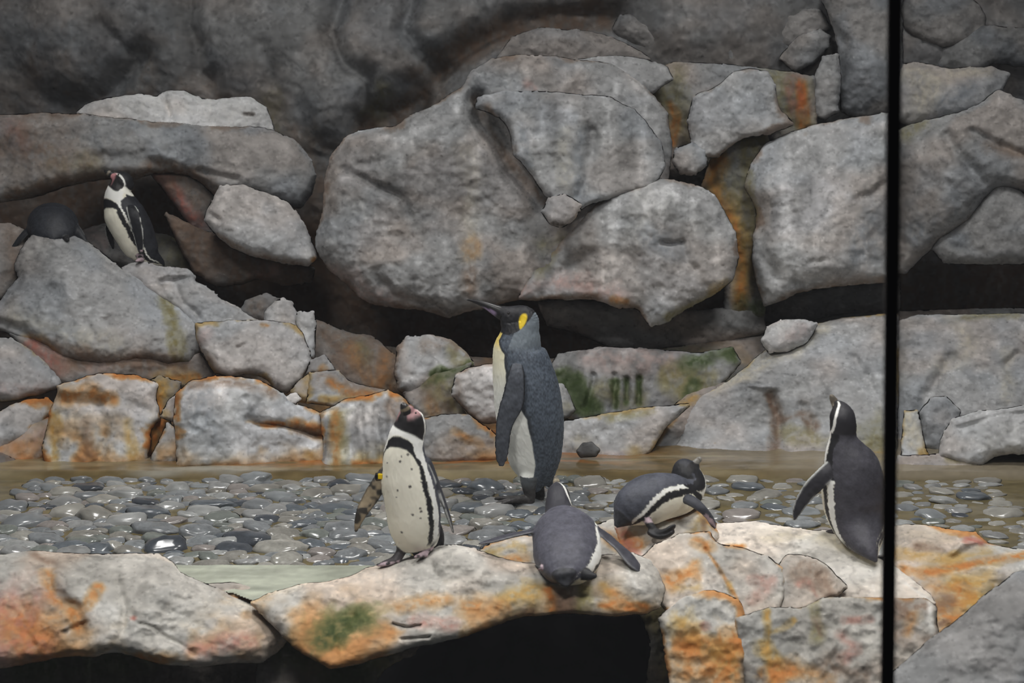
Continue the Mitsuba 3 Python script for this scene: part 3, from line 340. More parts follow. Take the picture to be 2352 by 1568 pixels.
rock('boulder', 'pale rock with a black hollow beneath it at the right edge', Z6([(1830, 960), (1840, 880), (1900, 760), (2050, 715), (2330, 690), (2460, 690), (2460, 950), (2297, 940), (2210, 935), (2120, 952), (2062, 1000), (1990, 990), (1900, 975)]), 8.14, H=.14, R=.09, HB=.8, lean=14, tone=.40, warm=.4, facets=4, crease=[(Z6([(1940, 790), (2100, 740), (2300, 720)]), 8, .03)], stain=[('white', Z6([(2050, 900), (2250, 850)]), 40, .25)])
rock('boulder', 'sandy low rock at the channel edge right of the glass joint', Z6([(1560, 1060), (1600, 965), (1800, 960), (1900, 930), (2000, 970), (2040, 1010), (2050, 1040), (1980, 1070), (1800, 1080)]), 8.1, H=.06, R=.06, HB=.1, lean=35, tone=.3, warm=.9, facets=2, stain=[('olive', Z6([(1900, 960), (2030, 1000)]), 14, .7)])
rock('boulder', 'brown wet rock sloping into the channel at the left edge', Z4([(-120, 1260), (0, 1280), (110, 1340), (230, 1380), (280, 1440), (180, 1520), (-120, 1560)]), 8.1, H=.08, R=.08, HB=.1, lean=30, tone=.2, warm=1, mat='m_rock_wet', stain=[('brown', Z4([(0, 1320), (100, 1440)]), 40, .6), ('rust', Z4([(150, 1380), (60, 1500)]), 16, .6)])
# ------------------------------------------------------------------ the front rim of rocks
FR = dict(g=.006, tint=(1.05, .995, .90))
rock('rim_rock', 'pink grey rim rock at the lower left, nearest the viewer', Z7([(-160, 620), (60, 590), (200, 570), (500, 590), (800, 590), (950, 590), (1030, 640), (1080, 700), (1200, 760), (1300, 800), (1400, 850), (1560, 900), (1690, 960), (1735, 1020), (1720, 1090), (1640, 1170), (1560, 1225), (1400, 1225), (1300, 1235), (1180, 1255), (1100, 1245), (950, 1230), (830, 1190), (700, 1150), (550, 1190), (400, 1180), (250, 1210), (0, 1260), (-160, 1290)]), 6.15, H=.2, R=.13, HB=.15, lean=40, facets=5, tone=.36, warm=.9, slate=.25, low=('rust', -.12, .06, .6),
     ctrl=[(380, 1340, .05, 70), (560, 1440, .04, 60), (120, 1320, .03, 60)], crease=[(Z7([(320, 640), (340, 800), (480, 900), (500, 1100)]), 14, .03), (Z7([(850, 990), (930, 1010), (1000, 1080), (1130, 1170)]), 6, .012), (Z7([(700, 700), (760, 900), (740, 1050)]), 10, .02), (Z7([(390, 1040), (520, 990)]), 6, .015)],
     stain=[('rust', Z7([(300, 700), (320, 850), (430, 900), (480, 1040)]), 20, .7), ('red', Z7([(60, 900), (150, 1100)]), 80, .5), ('rust', Z7([(200, 1000), (300, 1180)]), 70, .55), ('rust', Z7([(600, 780), (520, 900)]), 12, .7), ('brown', Z7([(220, 590), (300, 640)]), 14, .6), ('white', Z7([(560, 860), (700, 980)]), 34, .4), ('white', Z7([(100, 720), (200, 760)]), 50, .3), ('rust', Z7([(1450, 940)]), 14, .5), ('red', Z7([(800, 965)]), 9, .8), ('red', Z7([(1200, 1140), (1450, 1100)]), 30, .4), ('rust', Z7([(860, 1200), (960, 1220)]), 16, .7), ('white', Z7([(1130, 1220), (1180, 1200)]), 16, .5), ('dark', Z7([(400, 1040)]), 6, .9)], **FR)
rock('rim_rock', 'mossy dark rock at the bottom left edge under the pink rim rock', Z7([(-160, 1230), (250, 1150), (700, 1110), (900, 1170), (1200, 1190), (1650, 1130), (1760, 1080), (1900, 1200), (1900, 1500), (-160, 1500)]), 6.28, H=.06, R=.1, HB=.2, lean=10, tone=.12, warm=.6, stain=[('moss', Z7([(150, 1280), (450, 1230), (800, 1240)]), 60, .8), ('dark', Z7([(0, 1400), (900, 1380), (1700, 1350)]), 60, .8), ('white', Z7([(540, 1200), (530, 1354)]), 5, .4)], **FR)  # real moss; the dark band paints the shade of the undercut
rock('rim_rock', 'small orange stone in the gap between the two big front rim rocks', [(470, 1345), (530, 1340), (600, 1356), (660, 1372), (660, 1420), (600, 1450), (530, 1430), (470, 1390)], 6.2, H=.05, R=.05, HB=.06, lean=55, tone=.36, warm=1, facets=2, stain=[('rust', [(530, 1370), (600, 1385)], 20, .7)], **FR)
rock('rim_rock', 'orange rim rock behind the prone front penguin, at the cobble edge', [(1085, 1278), (1130, 1250), (1180, 1232), (1230, 1235), (1300, 1225), (1380, 1205), (1420, 1192), (1470, 1200), (1510, 1235), (1500, 1300), (1400, 1310), (1240, 1325), (1150, 1315)], 6.62, H=.1, R=.08, HB=.1, lean=45, tone=.4, warm=1, facets=4, stain=[('rust', [(1160, 1290), (1210, 1285)], 18, .8), ('ochre', [(1130, 1270), (1180, 1250)], 18, .7), ('rust', [(1390, 1230), (1430, 1260)], 20, .7), ('olive', [(1120, 1270), (1150, 1290)], 14, .5), ('ochre', [(1200, 1260)], 14, .5), ('red', [(1440, 1240), (1460, 1280)], 18, .4)], seam=('rust', 14, .6), **FR)
rock('rim_rock', 'broad rim ledge with rounded right end under the prone front penguin', [(580, 1385), (620, 1365), (700, 1345), (800, 1330), (845, 1306), (900, 1295), (960, 1278), (1010, 1256), (1050, 1254), (1090, 1262), (1130, 1280), (1200, 1298), (1260, 1296), (1330, 1285), (1400, 1276), (1450, 1272), (1490, 1288), (1514, 1320), (1522, 1360), (1512, 1390), (1480, 1405), (1400, 1410), (1300, 1406), (1220, 1407), (1170, 1418), (1110, 1442), (1050, 1462), (960, 1478), (870, 1505), (830, 1518), (760, 1532), (700, 1502), (660, 1470), (630, 1430)], 6.12, H=.14, R=.12, HB=.1, lean=42, facets=3, tone=.40, warm=.8, slate=.1, low=('rust', -.04, .11, .6),
     ctrl=[(1450, 1330, .05, 60), (1050, 1290, .04, 70)], crease=[(Z8([(300, 1010), (380, 1035), (450, 1020)]), 4, .022), (Z8([(340, 1100), (430, 1095), (500, 1080)]), 4, .018), (Z8([(480, 600), (520, 700)]), 5, .015)],
     stain=[('ochre', Z8([(950, 860), (1080, 800)]), 34, .75), ('rust', Z8([(700, 900), (900, 900)]), 30, .5), ('rust', Z8([(300, 900), (600, 850)]), 26, .5), ('rust', Z8([(1200, 800), (1220, 900)]), 16, .9), ('brown', Z8([(1270, 800), (1280, 920)]), 18, .85), ('olive', Z8([(1400, 780), (1390, 900)]), 18, .8), ('brown', Z8([(1330, 780), (1330, 920)]), 14, .7), ('white', Z8([(1660, 660), (1700, 760), (1710, 860)]), 5, .75), ('white', Z8([(1160, 820), (1160, 880)]), 8, .7), ('rust', Z8([(1500, 890), (1760, 900)]), 12, .8), ('rust', Z8([(1560, 800), (1640, 850)]), 16, .5), ('ochre', Z8([(1520, 780), (1560, 820)]), 14, .5), ('moss', Z8([(-90, 1060), (-20, 1000), (60, 950)]), 46, 1.0), ('olive', Z8([(-250, 1100), (0, 950), (200, 940)]), 34, .5),
            ('ochre', Z8([(750, 1070), (1000, 960)]), 20, .6), ('brown', Z8([(800, 1050), (1100, 925)]), 10, .6), ('white', Z8([(100, 700), (500, 690)]), 34, .3), ('red', Z8([(420, 980), (600, 1000)]), 20, .4)], **FR)
rock('rim_rock', 'green mossy rock face under the left part of the rim ledge', [(600, 1480), (640, 1440), (700, 1440), (800, 1470), (900, 1440), (980, 1450), (950, 1500), (880, 1530), (840, 1600), (760, 1640), (620, 1640), (590, 1560)], 6.1, H=.08, R=.1, HB=.15, lean=12, tone=.09, warm=1, stain=[('moss', [(620, 1480), (760, 1520), (840, 1500)], 60, .9), ('moss', Z7([(2050, 950), (2100, 1150), (2050, 1300)]), 44, .95), ('olive', Z7([(2250, 1080), (2300, 1200)]), 50, .6), ('brown', Z7([(1850, 1100), (1850, 1300)]), 50, .7), ('dark', Z7([(1700, 1300), (1800, 1354)]), 30, .7), ('grey', Z7([(2170, 1260), (2250, 1200)]), 12, .5)], **FR)  # real moss on a tone lowered to paint the shade of the overhang
rock('rim_rock', 'speckled tan rim rock under the prone penguin on the right', [(1415, 1212), (1450, 1195), (1500, 1190), (1560, 1184), (1600, 1172), (1622, 1176), (1640, 1200), (1648, 1235), (1610, 1268), (1560, 1296), (1500, 1312), (1455, 1290), (1430, 1260)], 6.62, H=.12, R=.08, HB=.1, lean=45, tone=.42, warm=1, facets=3, stain=[('rust', [(1440, 1230), (1470, 1250)], 24, .7), ('red', [(1430, 1220), (1460, 1280)], 16, .5), ('ochre', [(1590, 1230), (1620, 1190)], 18, .5), ('brown', [(1615, 1190), (1618, 1235)], 8, .6), ('rust', [(1590, 1255), (1640, 1255)], 9, .9)], seam=('rust', 14, .6), **FR)
rock('rim_rock', 'whitish rim slab in front of the right standing penguin', Z9([(85, 285), (100, 230), (150, 190), (300, 178), (420, 172), (560, 198), (700, 218), (830, 238), (960, 240), (1060, 268), (1150, 335), (1280, 425), (1400, 475), (1500, 555), (1670, 690), (1700, 740), (1690, 790), (1400, 760), (1100, 740), (900, 740), (820, 760), (700, 820), (550, 820), (560, 640), (560, 540), (480, 480), (300, 430), (150, 370)]), 6.42, H=.07, R=.05, grow=9, HB=.1, lean=52, facets=2, tone=.5, warm=.45, slate=.2, streak=.2, ctrl=[(1840, 1290, -.03, 40)],
     stain=[('rust', Z9([(130, 340), (330, 325)]), 8, .8), ('cream', Z9([(500, 260), (950, 260), (1100, 320)]), 30, .5), ('white', Z9([(1200, 560), (1350, 640)]), 50, .4), ('white', Z9([(1480, 580), (1660, 710)]), 7, .8), ('brown', Z9([(850, 725), (1300, 712)]), 5, .6)], **FR)
rock('rim_rock', 'rounded grey rock with brown speckles under the whitish rim slab', Z9([(545, 800), (580, 650), (600, 480), (660, 410), (740, 410), (860, 440), (950, 520), (1060, 620), (1000, 660), (900, 700), (830, 750), (700, 815)]), 6.23, H=.07, R=.05, grow=9, HB=.1, lean=30, tone=.36, warm=.7, facets=3, stain=[('brown', Z9([(780, 500), (870, 620)]), 34, .4), ('red', Z9([(740, 600), (800, 580), (860, 680)]), 9, .3), ('white', Z9([(600, 560), (590, 720)]), 14, .4), ('brown', Z9([(900, 520), (950, 660)]), 20, .4)], **FR)
rock('rim_rock', 'pale rim rock with a rusty diagonal crack beside the rounded ledge end', [(1470, 1290), (1510, 1255), (1560, 1235), (1625, 1228), (1640, 1255), (1700, 1265), (1760, 1285), (1795, 1310), (1795, 1360), (1780, 1410), (1760, 1445), (1700, 1435), (1660, 1385), (1600, 1385), (1540, 1405), (1510, 1370), (1500, 1320)], 6.24, H=.07, R=.05, grow=9, HB=.1, lean=34, tone=.42, warm=.7, slate=.2, facets=3, crease=[(Z9([(60, 340), (170, 500), (240, 620), (290, 720)]), 4, .012)], stain=[('rust', Z9([(60, 340), (170, 500), (240, 620), (290, 700)]), 4, .6), ('ochre', Z9([(230, 590), (250, 650)]), 8, .8), ('rust', Z9([(0, 450), (10, 560)]), 16, .6), ('rust', Z9([(0, 300), (80, 330)]), 16, .7), ('red', Z9([(400, 560), (550, 560), (400, 720)]), 14, .25), ('rust', Z9([(-180, 560), (-60, 520)]), 26, .7), ('ochre', Z9([(-150, 620), (0, 620)]), 16, .5), ('white', Z9([(250, 380), (500, 440)]), 26, .4)], seam=('rust', 14, .6), **FR)
rock('rim_rock', 'grey topped rock with orange lower face at the bottom, right of the dark hollow', [(1520, 1420), (1575, 1375), (1640, 1362), (1692, 1383), (1708, 1430), (1704, 1480), (1715, 1568), (1720, 1680), (1550, 1680), (1545, 1560), (1530, 1480)], 6.02, H=.07, R=.05, grow=9, HB=.15, lean=14, tone=.38, warm=.6, facets=3, bump=1.35, stain=[('rust', Z9([(-60, 1060), (200, 1000), (330, 1040)]), 34, .85), ('ochre', Z9([(-100, 900), (50, 1040), (200, 1150)]), 36, .8), ('rust', Z9([(-50, 1200), (200, 1250), (300, 1200)]), 60, .7), ('dark', Z9([(340, 1140), (380, 1280)]), 12, .8), ('red', Z9([(60, 900)]), 10, .5)], seam=('rust', 14, .6), **FR)
rock('rim_rock', 'mottled pink grey rock at the bottom between the hollow and the glass joint', [(1695, 1425), (1770, 1402), (1850, 1405), (1890, 1380), (2060, 1380), (2120, 1382), (2142, 1395), (2148, 1480), (2110, 1568), (2060, 1680), (1730, 1680), (1712, 1540), (1700, 1470)], 5.93, H=.07, R=.05, grow=9, HB=.2, lean=18, tone=.36, warm=.8, facets=5, bump=1.35, crease=[(Z9([(420, 900), (560, 820), (640, 800), (850, 740)]), 7, .03), (Z9([(430, 920), (470, 1060), (480, 1250)]), 6, .03), (Z9([(980, 800), (1040, 1000), (960, 1250)]), 12, .03)],
     stain=[('ochre', Z9([(510, 800), (510, 1000), (520, 1150)]), 9, .85), ('ochre', Z9([(500, 1070), (560, 1150), (560, 1300)]), 18, .8), ('rust', Z9([(480, 1250), (700, 1240)]), 24, .75), ('ochre', Z9([(520, 950), (620, 920), (700, 860)]), 6, .7), ('rust', Z9([(700, 1200), (900, 1280)]), 26, .5), ('olive', Z9([(840, 740), (880, 900), (860, 980)]), 16, .6), ('brown', Z9([(860, 860), (890, 960)]), 10, .6), ('red', Z9([(1060, 860), (1250, 850)]), 8, .35), ('red', Z9([(1040, 960), (1140, 1060), (1060, 1120)]), 14, .3), ('brown', Z9([(1440, 760), (1640, 740)]), 30, .6), ('brown', Z9([(1500, 900), (1640, 1000)]), 40, .6), ('brown', Z9([(950, 1200), (1200, 1250)]), 34, .5), ('dark', Z9([(330, 1200), (420, 1300)]), 20, .8), ('white', Z9([(1670, 740), (1680, 860), (1690, 980)]), 6, .8), ('rust', Z9([(1540, 820), (1520, 950)]), 14, .5)], seam=('rust', 14, .6), **FR)
rock('rim_rock', 'tan and orange rim rock right of the glass joint at the cobble edge', Z9([(1380, 500), (1390, 200), (1500, 180), (1620, 188), (1740, 200), (1900, 228), (2000, 238), (2100, 318), (2230, 345), (2352, 360), (2520, 370), (2520, 520), (2280, 560), (2100, 700), (1900, 920), (1660, 1060), (1640, 760), (1660, 700), (1500, 580)]), 6.38, H=.12, R=.1, HB=.1, lean=48, facets=3, tone=.4, warm=1, crease=[(Z9([(1830, 390), (1900, 310), (2040, 290)]), 12, -.03), (Z9([(1590, 320), (1700, 360), (1840, 410)]), 10, .012)],
     stain=[('rust', Z9([(1500, 500), (1700, 510), (1960, 460), (2352, 390)]), 16, .8), ('ochre', Z9([(1450, 380), (1800, 420), (2100, 370)]), 20, .6), ('ochre', Z9([(1900, 600), (2100, 580), (1950, 740)]), 50, .85), ('rust', Z9([(1750, 620), (1900, 640), (1800, 800)]), 40, .7), ('brown', Z9([(1700, 760), (1820, 720)]), 24, .6), ('brown', Z9([(1600, 330), (1760, 350)]), 14, .6), ('red', Z9([(1960, 280), (2030, 300)]), 14, .7), ('white', Z9([(1800, 530), (2050, 470), (2250, 490)]), 8, .5), ('grey', Z9([(1560, 600), (1680, 560)]), 26, .5), ('rust', Z9([(1720, 980), (1860, 840)]), 20, .8), ('brown', Z9([(1700, 900), (1800, 860)]), 12, .8), ('cream', Z9([(1550, 230), (1800, 240)]), 30, .4)], seam=('rust', 14, .6), **FR)
rock('rim_rock', 'plain dark grey rock filling the lower right corner, out of focus', Z9([(1330, 1320), (1500, 1170), (1690, 1000), (1900, 850), (2100, 665), (2270, 535), (2450, 465), (2600, 440), (2600, 1600), (1300, 1600)]), 5.5, H=.2, R=.2, HB=.2, lean=30, facets=2, tone=.165, warm=.2, slate=.7, streak=.2, crease=[(Z9([(1860, 960), (2000, 900), (2150, 880)]), 10, .02)], stain=[('white', Z9([(2250, 520), (2352, 500)]), 26, .2)], g=.006)
rock('rim_rock', 'tan rock core showing in the joints of the lower right rim rocks', [(1480, 1320), (1560, 1250), (1700, 1280), (1850, 1330), (2100, 1390), (2130, 1420), (2110, 1640), (1560, 1660), (1540, 1420)], 6.28, H=.05, R=.08, HB=.1, lean=30, tone=.3, warm=1, stain=[('rust', [(1560, 1400), (1700, 1480), (1720, 1560)], 60, .6), ('brown', [(1700, 1300), (1780, 1400)], 40, .5)], **FR)
rock('rim_rock', 'dark algae column at the right end of the black hollow', [(1470, 1402), (1525, 1385), (1560, 1400), (1565, 1480), (1560, 1560), (1550, 1690), (1470, 1690), (1490, 1560), (1500, 1480)], 6.3, H=.08, R=.07, HB=.1, lean=5, tone=.08, warm=1, stain=[('olive', [(1500, 1420), (1530, 1480), (1545, 1560)], 40, .9), ('moss', [(1525, 1420), (1530, 1480)], 12, .7)], **FR)


# ------------------------------------------------------------------ floor of wet concrete with set cobbles
def grid_mesh(x0, x1, y0, y1, step, zf):
    xs, ys = np.arange(x0, x1 + step / 2, step), np.arange(y0, y1 + step / 2, step)
    X, Y = np.meshgrid(xs, ys); V = np.stack([X.ravel(), Y.ravel(), zf(X.ravel(), Y.ravel())], 1)
    i = np.arange(len(xs) - 1)[None, :] + np.arange(len(ys) - 1)[:, None] * len(xs); i = i.ravel(); w = len(xs)
    return V, np.vstack([np.stack([i, i + 1, i + w + 1], 1), np.stack([i, i + w + 1, i + w], 1)])


COB_FAR, COB_NEAR = 7.9, 6.62


def floor_z(x, y):
    p = np.stack([x, y, 0 * x], 1)
    return 0.012 * (fbm(p * 3, 2, 3) - 0.5) + 0.004 * (fbm(p * 18, 2, 4) - 0.5) + 0.03 * sstep(COB_FAR - 0.02, COB_FAR + 0.06, y) * (1 - 0.5 * sstep(8.1, 8.3, y)) + 0.02 * sstep(COB_NEAR + .02, COB_NEAR - .06, y)


V, Fc = grid_mesh(-2.9, 2.9, 5.9, 9.6, 0.012, floor_z)
p = V; n1, n2, n3 = fbm(p * np.array([2.2, 7, 1]), 3, 1), fbm(p * np.array([8, 22, 1]), 3, 2), fbm(p * 45, 2, 3)
edge = np.array([G(a, b) for a, b in ((-900, 1285), (300, 1288), (413, 1325), (497, 1362), (560, 1382), (597, 1393), (640, 1396), (700, 1372), (780, 1350), (880, 1310), (1010, 1275), (1100, 1285), (1420, 1245), (1640, 1250), (1900, 1260), (2352, 1300), (3000, 1300))])
keep = V[:, 1] > np.interp(V[:, 0], edge[:, 0], edge[:, 1]) - .03 - .0 * ((V[:, 0] < -.35) & (V[:, 0] > -1.4))
Fc = Fc[keep[Fc].all(1)]
c = np.array([.11, .088, .04]) * (0.6 + 0.8 * n2)[:, None]
ch = sstep(COB_FAR - .03, COB_FAR + .03, p[:, 1])[:, None]
chan = np.array([.12, .088, .04]) * (0.55 + 0.9 * n2)[:, None]
chan = chan + (np.array([.24, .2, .12]) - chan) * (sstep(.52, .7, n1) * .8)[:, None]
chan = chan + (np.array([.20, .17, .12]) - chan) * sstep(.9, 1.5, p[:, 0])[:, None]
chan = chan + (np.array(COL['rust']) * 0.8 - chan) * (0.75 * sstep(.38, .58, n2) * sstep(7.98, 8.16, p[:, 1] + .1 * (n3 - .5)) * sstep(1.4, .4, np.abs(p[:, 0] + .5)))[:, None]
gx = sstep(-1.0, -1.25, p[:, 0]) * sstep(-1.75, -1.5, p[:, 0])
chan = chan + (np.array([.27, .26, .22]) - chan) * (gx * sstep(.35, .6, n1) * .9)[:, None]
c = c * (1 - ch) + chan * ch
ap = sstep(COB_NEAR + .02, COB_NEAR - .03, p[:, 1])[:, None]
apron = np.array([.34, .36, .29]) * (0.65 + 0.7 * n2)[:, None]
apron = apron + (np.array([.42, .36, .08]) - apron) * (sstep(.68, .8, n3) * .5 * sstep(.5, .65, n1))[:, None]
c = c * (1 - ap) + apron * ap
put('floor', mikit.ply((V, Fc), 'm_floor', smooth=True, color=np.clip(c * (0.85 + .3 * n3)[:, None], .01, .9)), 'wet olive brown concrete floor between the rock wall and the rim, set with cobbles', kind='structure')
box = trimesh.creation.box((5.8, 2.9, .05)); box.apply_translation((0, 8.15, -.075))
put('floor__slab', mikit.ply(box, 'm_dark_and_shade'))

# cobbles: a few stone shapes, each lying flat, used again with another turn and tone
rng = np.random.default_rng(11)
STONES = []
for k in range(8):
    m = trimesh.creation.icosphere(2); q = m.vertices.copy()
    q = np.sign(q) * np.abs(q) ** np.array([.9, .9, .8]); a = rng.uniform(0, 6)
    q *= (1 + 0.6 * (fbm(q * 1.3 + k * 9, 2, k) - 0.5) + 0.16 * (noise(q * 4 + k, k) - .5))[:, None]
    q[:, 2] = np.where(q[:, 2] < -0.25, -0.25 + 0.1 * (q[:, 2] + .25), q[:, 2])
    STONES.append(trimesh.Trimesh(q, m.faces))
TONES = [(.33, .335, .33), (.24, .255, .265), (.15, .17, .19), (.40, .39, .35), (.30, .29, .26), (.42, .43, .42), (.33, .30, .28), (.08, .09, .105), (.22, .24, .22), (.29, .31, .32)]
TONES = [tuple(.60 * x for x in t) for t in TONES]
TW = np.array([.15, .17, .15, .09, .11, .08, .05, .07, .06, .07])


def tone_tex(col, k):
    def fn(p, n, uv, col=col, k=k):
        a = mikit.fbm(p.x * 26 + k, p.y * 26, p.z * 26, 3); b = mikit.noise(p.x * 140, p.y * 140, p.z * 140 + k)
        return mi.Color3f(*col) * (0.45 + 0.95 * a + 0.25 * b)
    return mikit.proc(fn)


for k, col in enumerate(TONES):
    scene[f'm_cobble_{k}'] = principled(tone_tex(col, k), 0.2, 0.6)
# places: dart throwing with ellipses
pts = []
cells = []
for _ in range(60000):
    y = rng.uniform(COB_NEAR, COB_FAR); x = rng.uniform(-2.05, 2.05)
    if abs(x) > 0.275 * y + 0.06:
        continue
    rx = rng.uniform(.036, .098) * (0.85 if y > 7.5 else 1); ry = rx * rng.uniform(.55, .85); sparse = 1.0 + 0.38 * float(sstep(.3, .8, x))
    ok = True
    for (X, Y, A, B) in pts:
        if ((x - X) / (A + rx)) ** 2 + ((y - Y) / (B + ry)) ** 2 < 0.60 * sparse:
            ok = False; break
    if ok:
        pts.append((x, y, rx, ry))
    if len(pts) > 720:
        break
pts.sort(key=lambda t: t[1])
print('cobbles', len(pts))
dup = {}
rest = []
for i, (x, y, rx, ry) in enumerate(pts):
    rx, ry = (rx, ry) if x < .4 else (rx * .86, ry * .86); k = int(rng.integers(8)); tone = int(rng.choice(10, p=TW)); rot = rng.normal(0, 18); hz = rng.uniform(.5, .8) * ry * (1.0 - .2 * float(sstep(.3, .8, x)))
    if tone in (7, 2, 1) and x > 0.4 and rng.random() < .7:
        tone = int(rng.choice([0, 3, 5, 9]))
    z = float(floor_z(np.array([x]), np.array([y]))[0]) - .005
    tw = T().translate([x, y, z]).rotate([0, 0, 1], rot + 180 * int(rng.integers(2))).rotate([0, 1, 0], rng.normal(0, 4)).rotate([1, 0, 0], rng.normal(-2, 4)).scale([rx * 1.02, ry * 1.05, hz])
    if i < 300:
        if (k, tone) not in dup:
            dup[k, tone] = mikit.ply(STONES[k], f'm_cobble_{tone}', smooth=True)
        scene['floor__cobble' + (f'_{i:03d}' if i else '')] = {**dup[k, tone], 'to_world': tw}
    else:
        m = STONES[k].copy(); m.apply_transform(np.array(tw.matrix)); rest.append((tone, m))
allm = trimesh.util.concatenate([m for _, m in rest]); cc = []
for tone, m in rest:
    v = np.array(m.vertices); cc.append(np.array(TONES[tone]) * (0.45 + .95 * fbm(v * 26, 3, tone) + .25 * noise(v * 140, 1))[:, None])
scene['m_cobble_far'] = principled(VC, 0.2, 0.6)
put('floor__far_cobbles', mikit.ply(allm, 'm_cobble_far', smooth=True, color=np.vstack(cc)), 'smaller cobbles along the far edge of the paved strip', kind='stuff')

# pool in front: its wall, bottom and dark water
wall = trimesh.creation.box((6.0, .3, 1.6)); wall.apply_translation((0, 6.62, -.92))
put('wall_pool', mikit.ply(wall, 'm_dark_and_shade'), 'pool wall with shadow put into its dark colour beneath the rim rocks', kind='structure')  # dark albedo paints in the shade of the hollow
V, Fc = grid_mesh(-3.2, 3.2, 3.5, 6.5, .05, lambda x, y: -0.62 + .004 * (fbm(np.stack([x, y, 0 * x], 1) * 4, 2, 8) - .5))
scene['m_water'] = principled((.008, .012, .012), .04, .5)
put('pool_water', mikit.ply((V, Fc), 'm_water', smooth=True), 'dark still pool water in front of the rim rocks', 'water', kind='stuff')

# ceiling and its unseen lamps, hoods added to dim the upper cliff
ceil = trimesh.creation.box((7, 8, .1)); ceil.apply_translation((0, 7, 4.95))
put('ceiling', mikit.ply(ceil, 'm_dark_and_shade'), 'dark ceiling above the exhibit', kind='structure')
for i, (x, y, z, s) in enumerate(LAMPS):
    where = ['over the left of the cobbles', 'over the right of the cobbles', 'over the pool at left', 'over the pool at right'][i]
    w = 0.45; hood = []
    for sx, sy, dx, dy in ((-1, 0, .02, w), (1, 0, .02, w), (0, -1, w, .02), (0, 1, w, .02)):
        b = trimesh.creation.box((2 * dx, 2 * dy, HOOD)); b.apply_translation((x + sx * (w + .02), y + sy * (w + .02), z + .06 - HOOD / 2)); hood.append(b)
    top = trimesh.creation.box((2 * w + .08, 2 * w + .08, .04)); top.apply_translation((x, y, z + .08)); hood.append(top)
    rod = trimesh.creation.cylinder(.02, 4.9 - z - .1); rod.apply_translation((x, y, (4.9 + z + .1) / 2)); hood.append(rod)
    k = put('ceiling_lamp', None, 'unseen square ceiling lamp hooded to dim the cliff top, hanging ' + where, 'lamp', 'ceiling lamps with added hoods')
    put(k + '__hood', mikit.ply(trimesh.util.concatenate(hood), 'm_dark_and_shade'))
    put(k + '__panel', {'type': 'rectangle', 'to_world': T().translate([x, y, z]).rotate([1, 0, 0], 180).scale([w, w, 1]), 'bsdf': {'type': 'ref', 'id': 'm_dark_and_shade'},
                        'emitter': {'type': 'area', 'radiance': {'type': 'rgb', 'value': [LAMP_POWER * s * 1.0, LAMP_POWER * s * .985, LAMP_POWER * s * .96]}}})
# ------------------------------------------------------------------ penguins: limbs as swept ellipses, blended and skinned as one continuous surface
class Loft:
    """An ellipse swept along a smooth line of stations. Stations: (point, radius across, radius deep). ref: the direction of the 'across' radius.
    vent: the direction of the belly, for the plumage."""

    def __init__(self, name, pts, ra, rb, ref=RIGHT, vent=None, n=72, blend=.018, cap=None):
        pts = np.asarray(pts, float); s = np.r_[0, np.cumsum(np.linalg.norm(np.diff(pts, axis=0), axis=1))]
        t = np.linspace(0, s[-1], n); self.len = s[-1]; self.name, self.blend = name, blend
        lin = len(pts) < 3
        f = (lambda a: np.stack([np.interp(t, s, a[:, k]) for k in range(a.shape[1])], 1)) if lin else (lambda a: CubicSpline(s, a)(t))
        mono = lambda a: np.stack([__import__('scipy.interpolate', fromlist=['x']).PchipInterpolator(s, a[:, k])(t) for k in range(a.shape[1])], 1)
        self.p = f(pts); r = mono(np.stack([ra, rb], 1)); self.ra, self.rb = r[:, 0], r[:, 1]
        tg = np.gradient(self.p, axis=0); self.t = tg / np.linalg.norm(tg, axis=1, keepdims=True)
        ref = np.asarray(ref, float); ref = np.broadcast_to(ref, self.p.shape) if ref.ndim == 1 else mono(ref)
        e1 = ref - (ref * self.t).sum(1, keepdims=True) * self.t; self.e1 = e1 / np.linalg.norm(e1, axis=1, keepdims=True); self.e2 = np.cross(self.t, self.e1)
        self.tree = cKDTree(self.p)
        if vent is not None:
            vent = np.asarray(vent, float); vent = np.broadcast_to(vent, self.p.shape) if vent.ndim == 1 else mono(vent)
            v = vent - (vent * self.t).sum(1, keepdims=True) * self.t; self.v = v / np.linalg.norm(v, axis=1, keepdims=True)
            self.w = np.cross(self.t, self.v)

    def local(self, x):
        _, i = self.tree.query(x, workers=-1); q = x - self.p[i]
        return i, q

    def along(self, i, q):
        """Slides from the nearest station to the foot of the perpendicular: (fraction of a station, what of q lies along the line beyond its ends)"""
        c = (q * self.t[i]).sum(1); n = len(self.p) - 1; u = np.clip(i + c / (self.len / n), 0, n)
        over = np.where(i + c / (self.len / n) < 0, c + i * (self.len / n), np.where(i + c / (self.len / n) > n, c - (n - i) * (self.len / n), 0.0))
        return u, over, c

    def sdf(self, x):
        i, q = self.local(x); a, b = (q * self.e1[i]).sum(1), (q * self.e2[i]).sum(1)
        u, c, _ = self.along(i, q); k = np.arange(len(self.p)); ra, rb = np.interp(u, k, self.ra), np.interp(u, k, self.rb); rc = np.minimum(ra, rb)
        k = np.sqrt((a / ra) ** 2 + (b / rb) ** 2 + (c / rc) ** 2)
        g = np.sqrt((a / ra ** 2) ** 2 + (b / rb ** 2) ** 2 + (c / rc ** 2) ** 2)
        return np.where(g > 1e-9, k * (k - 1) / np.maximum(g, 1e-9), -rc)

    def plum(self, x):
        """(place along from 0 to 1, angle from the belly in degrees, positive towards e = t x v)"""
        i, q = self.local(x)
        return self.along(i, q)[0] / (len(self.p) - 1), np.degrees(np.arctan2((q * self.w[i]).sum(1) , (q * self.v[i]).sum(1)))


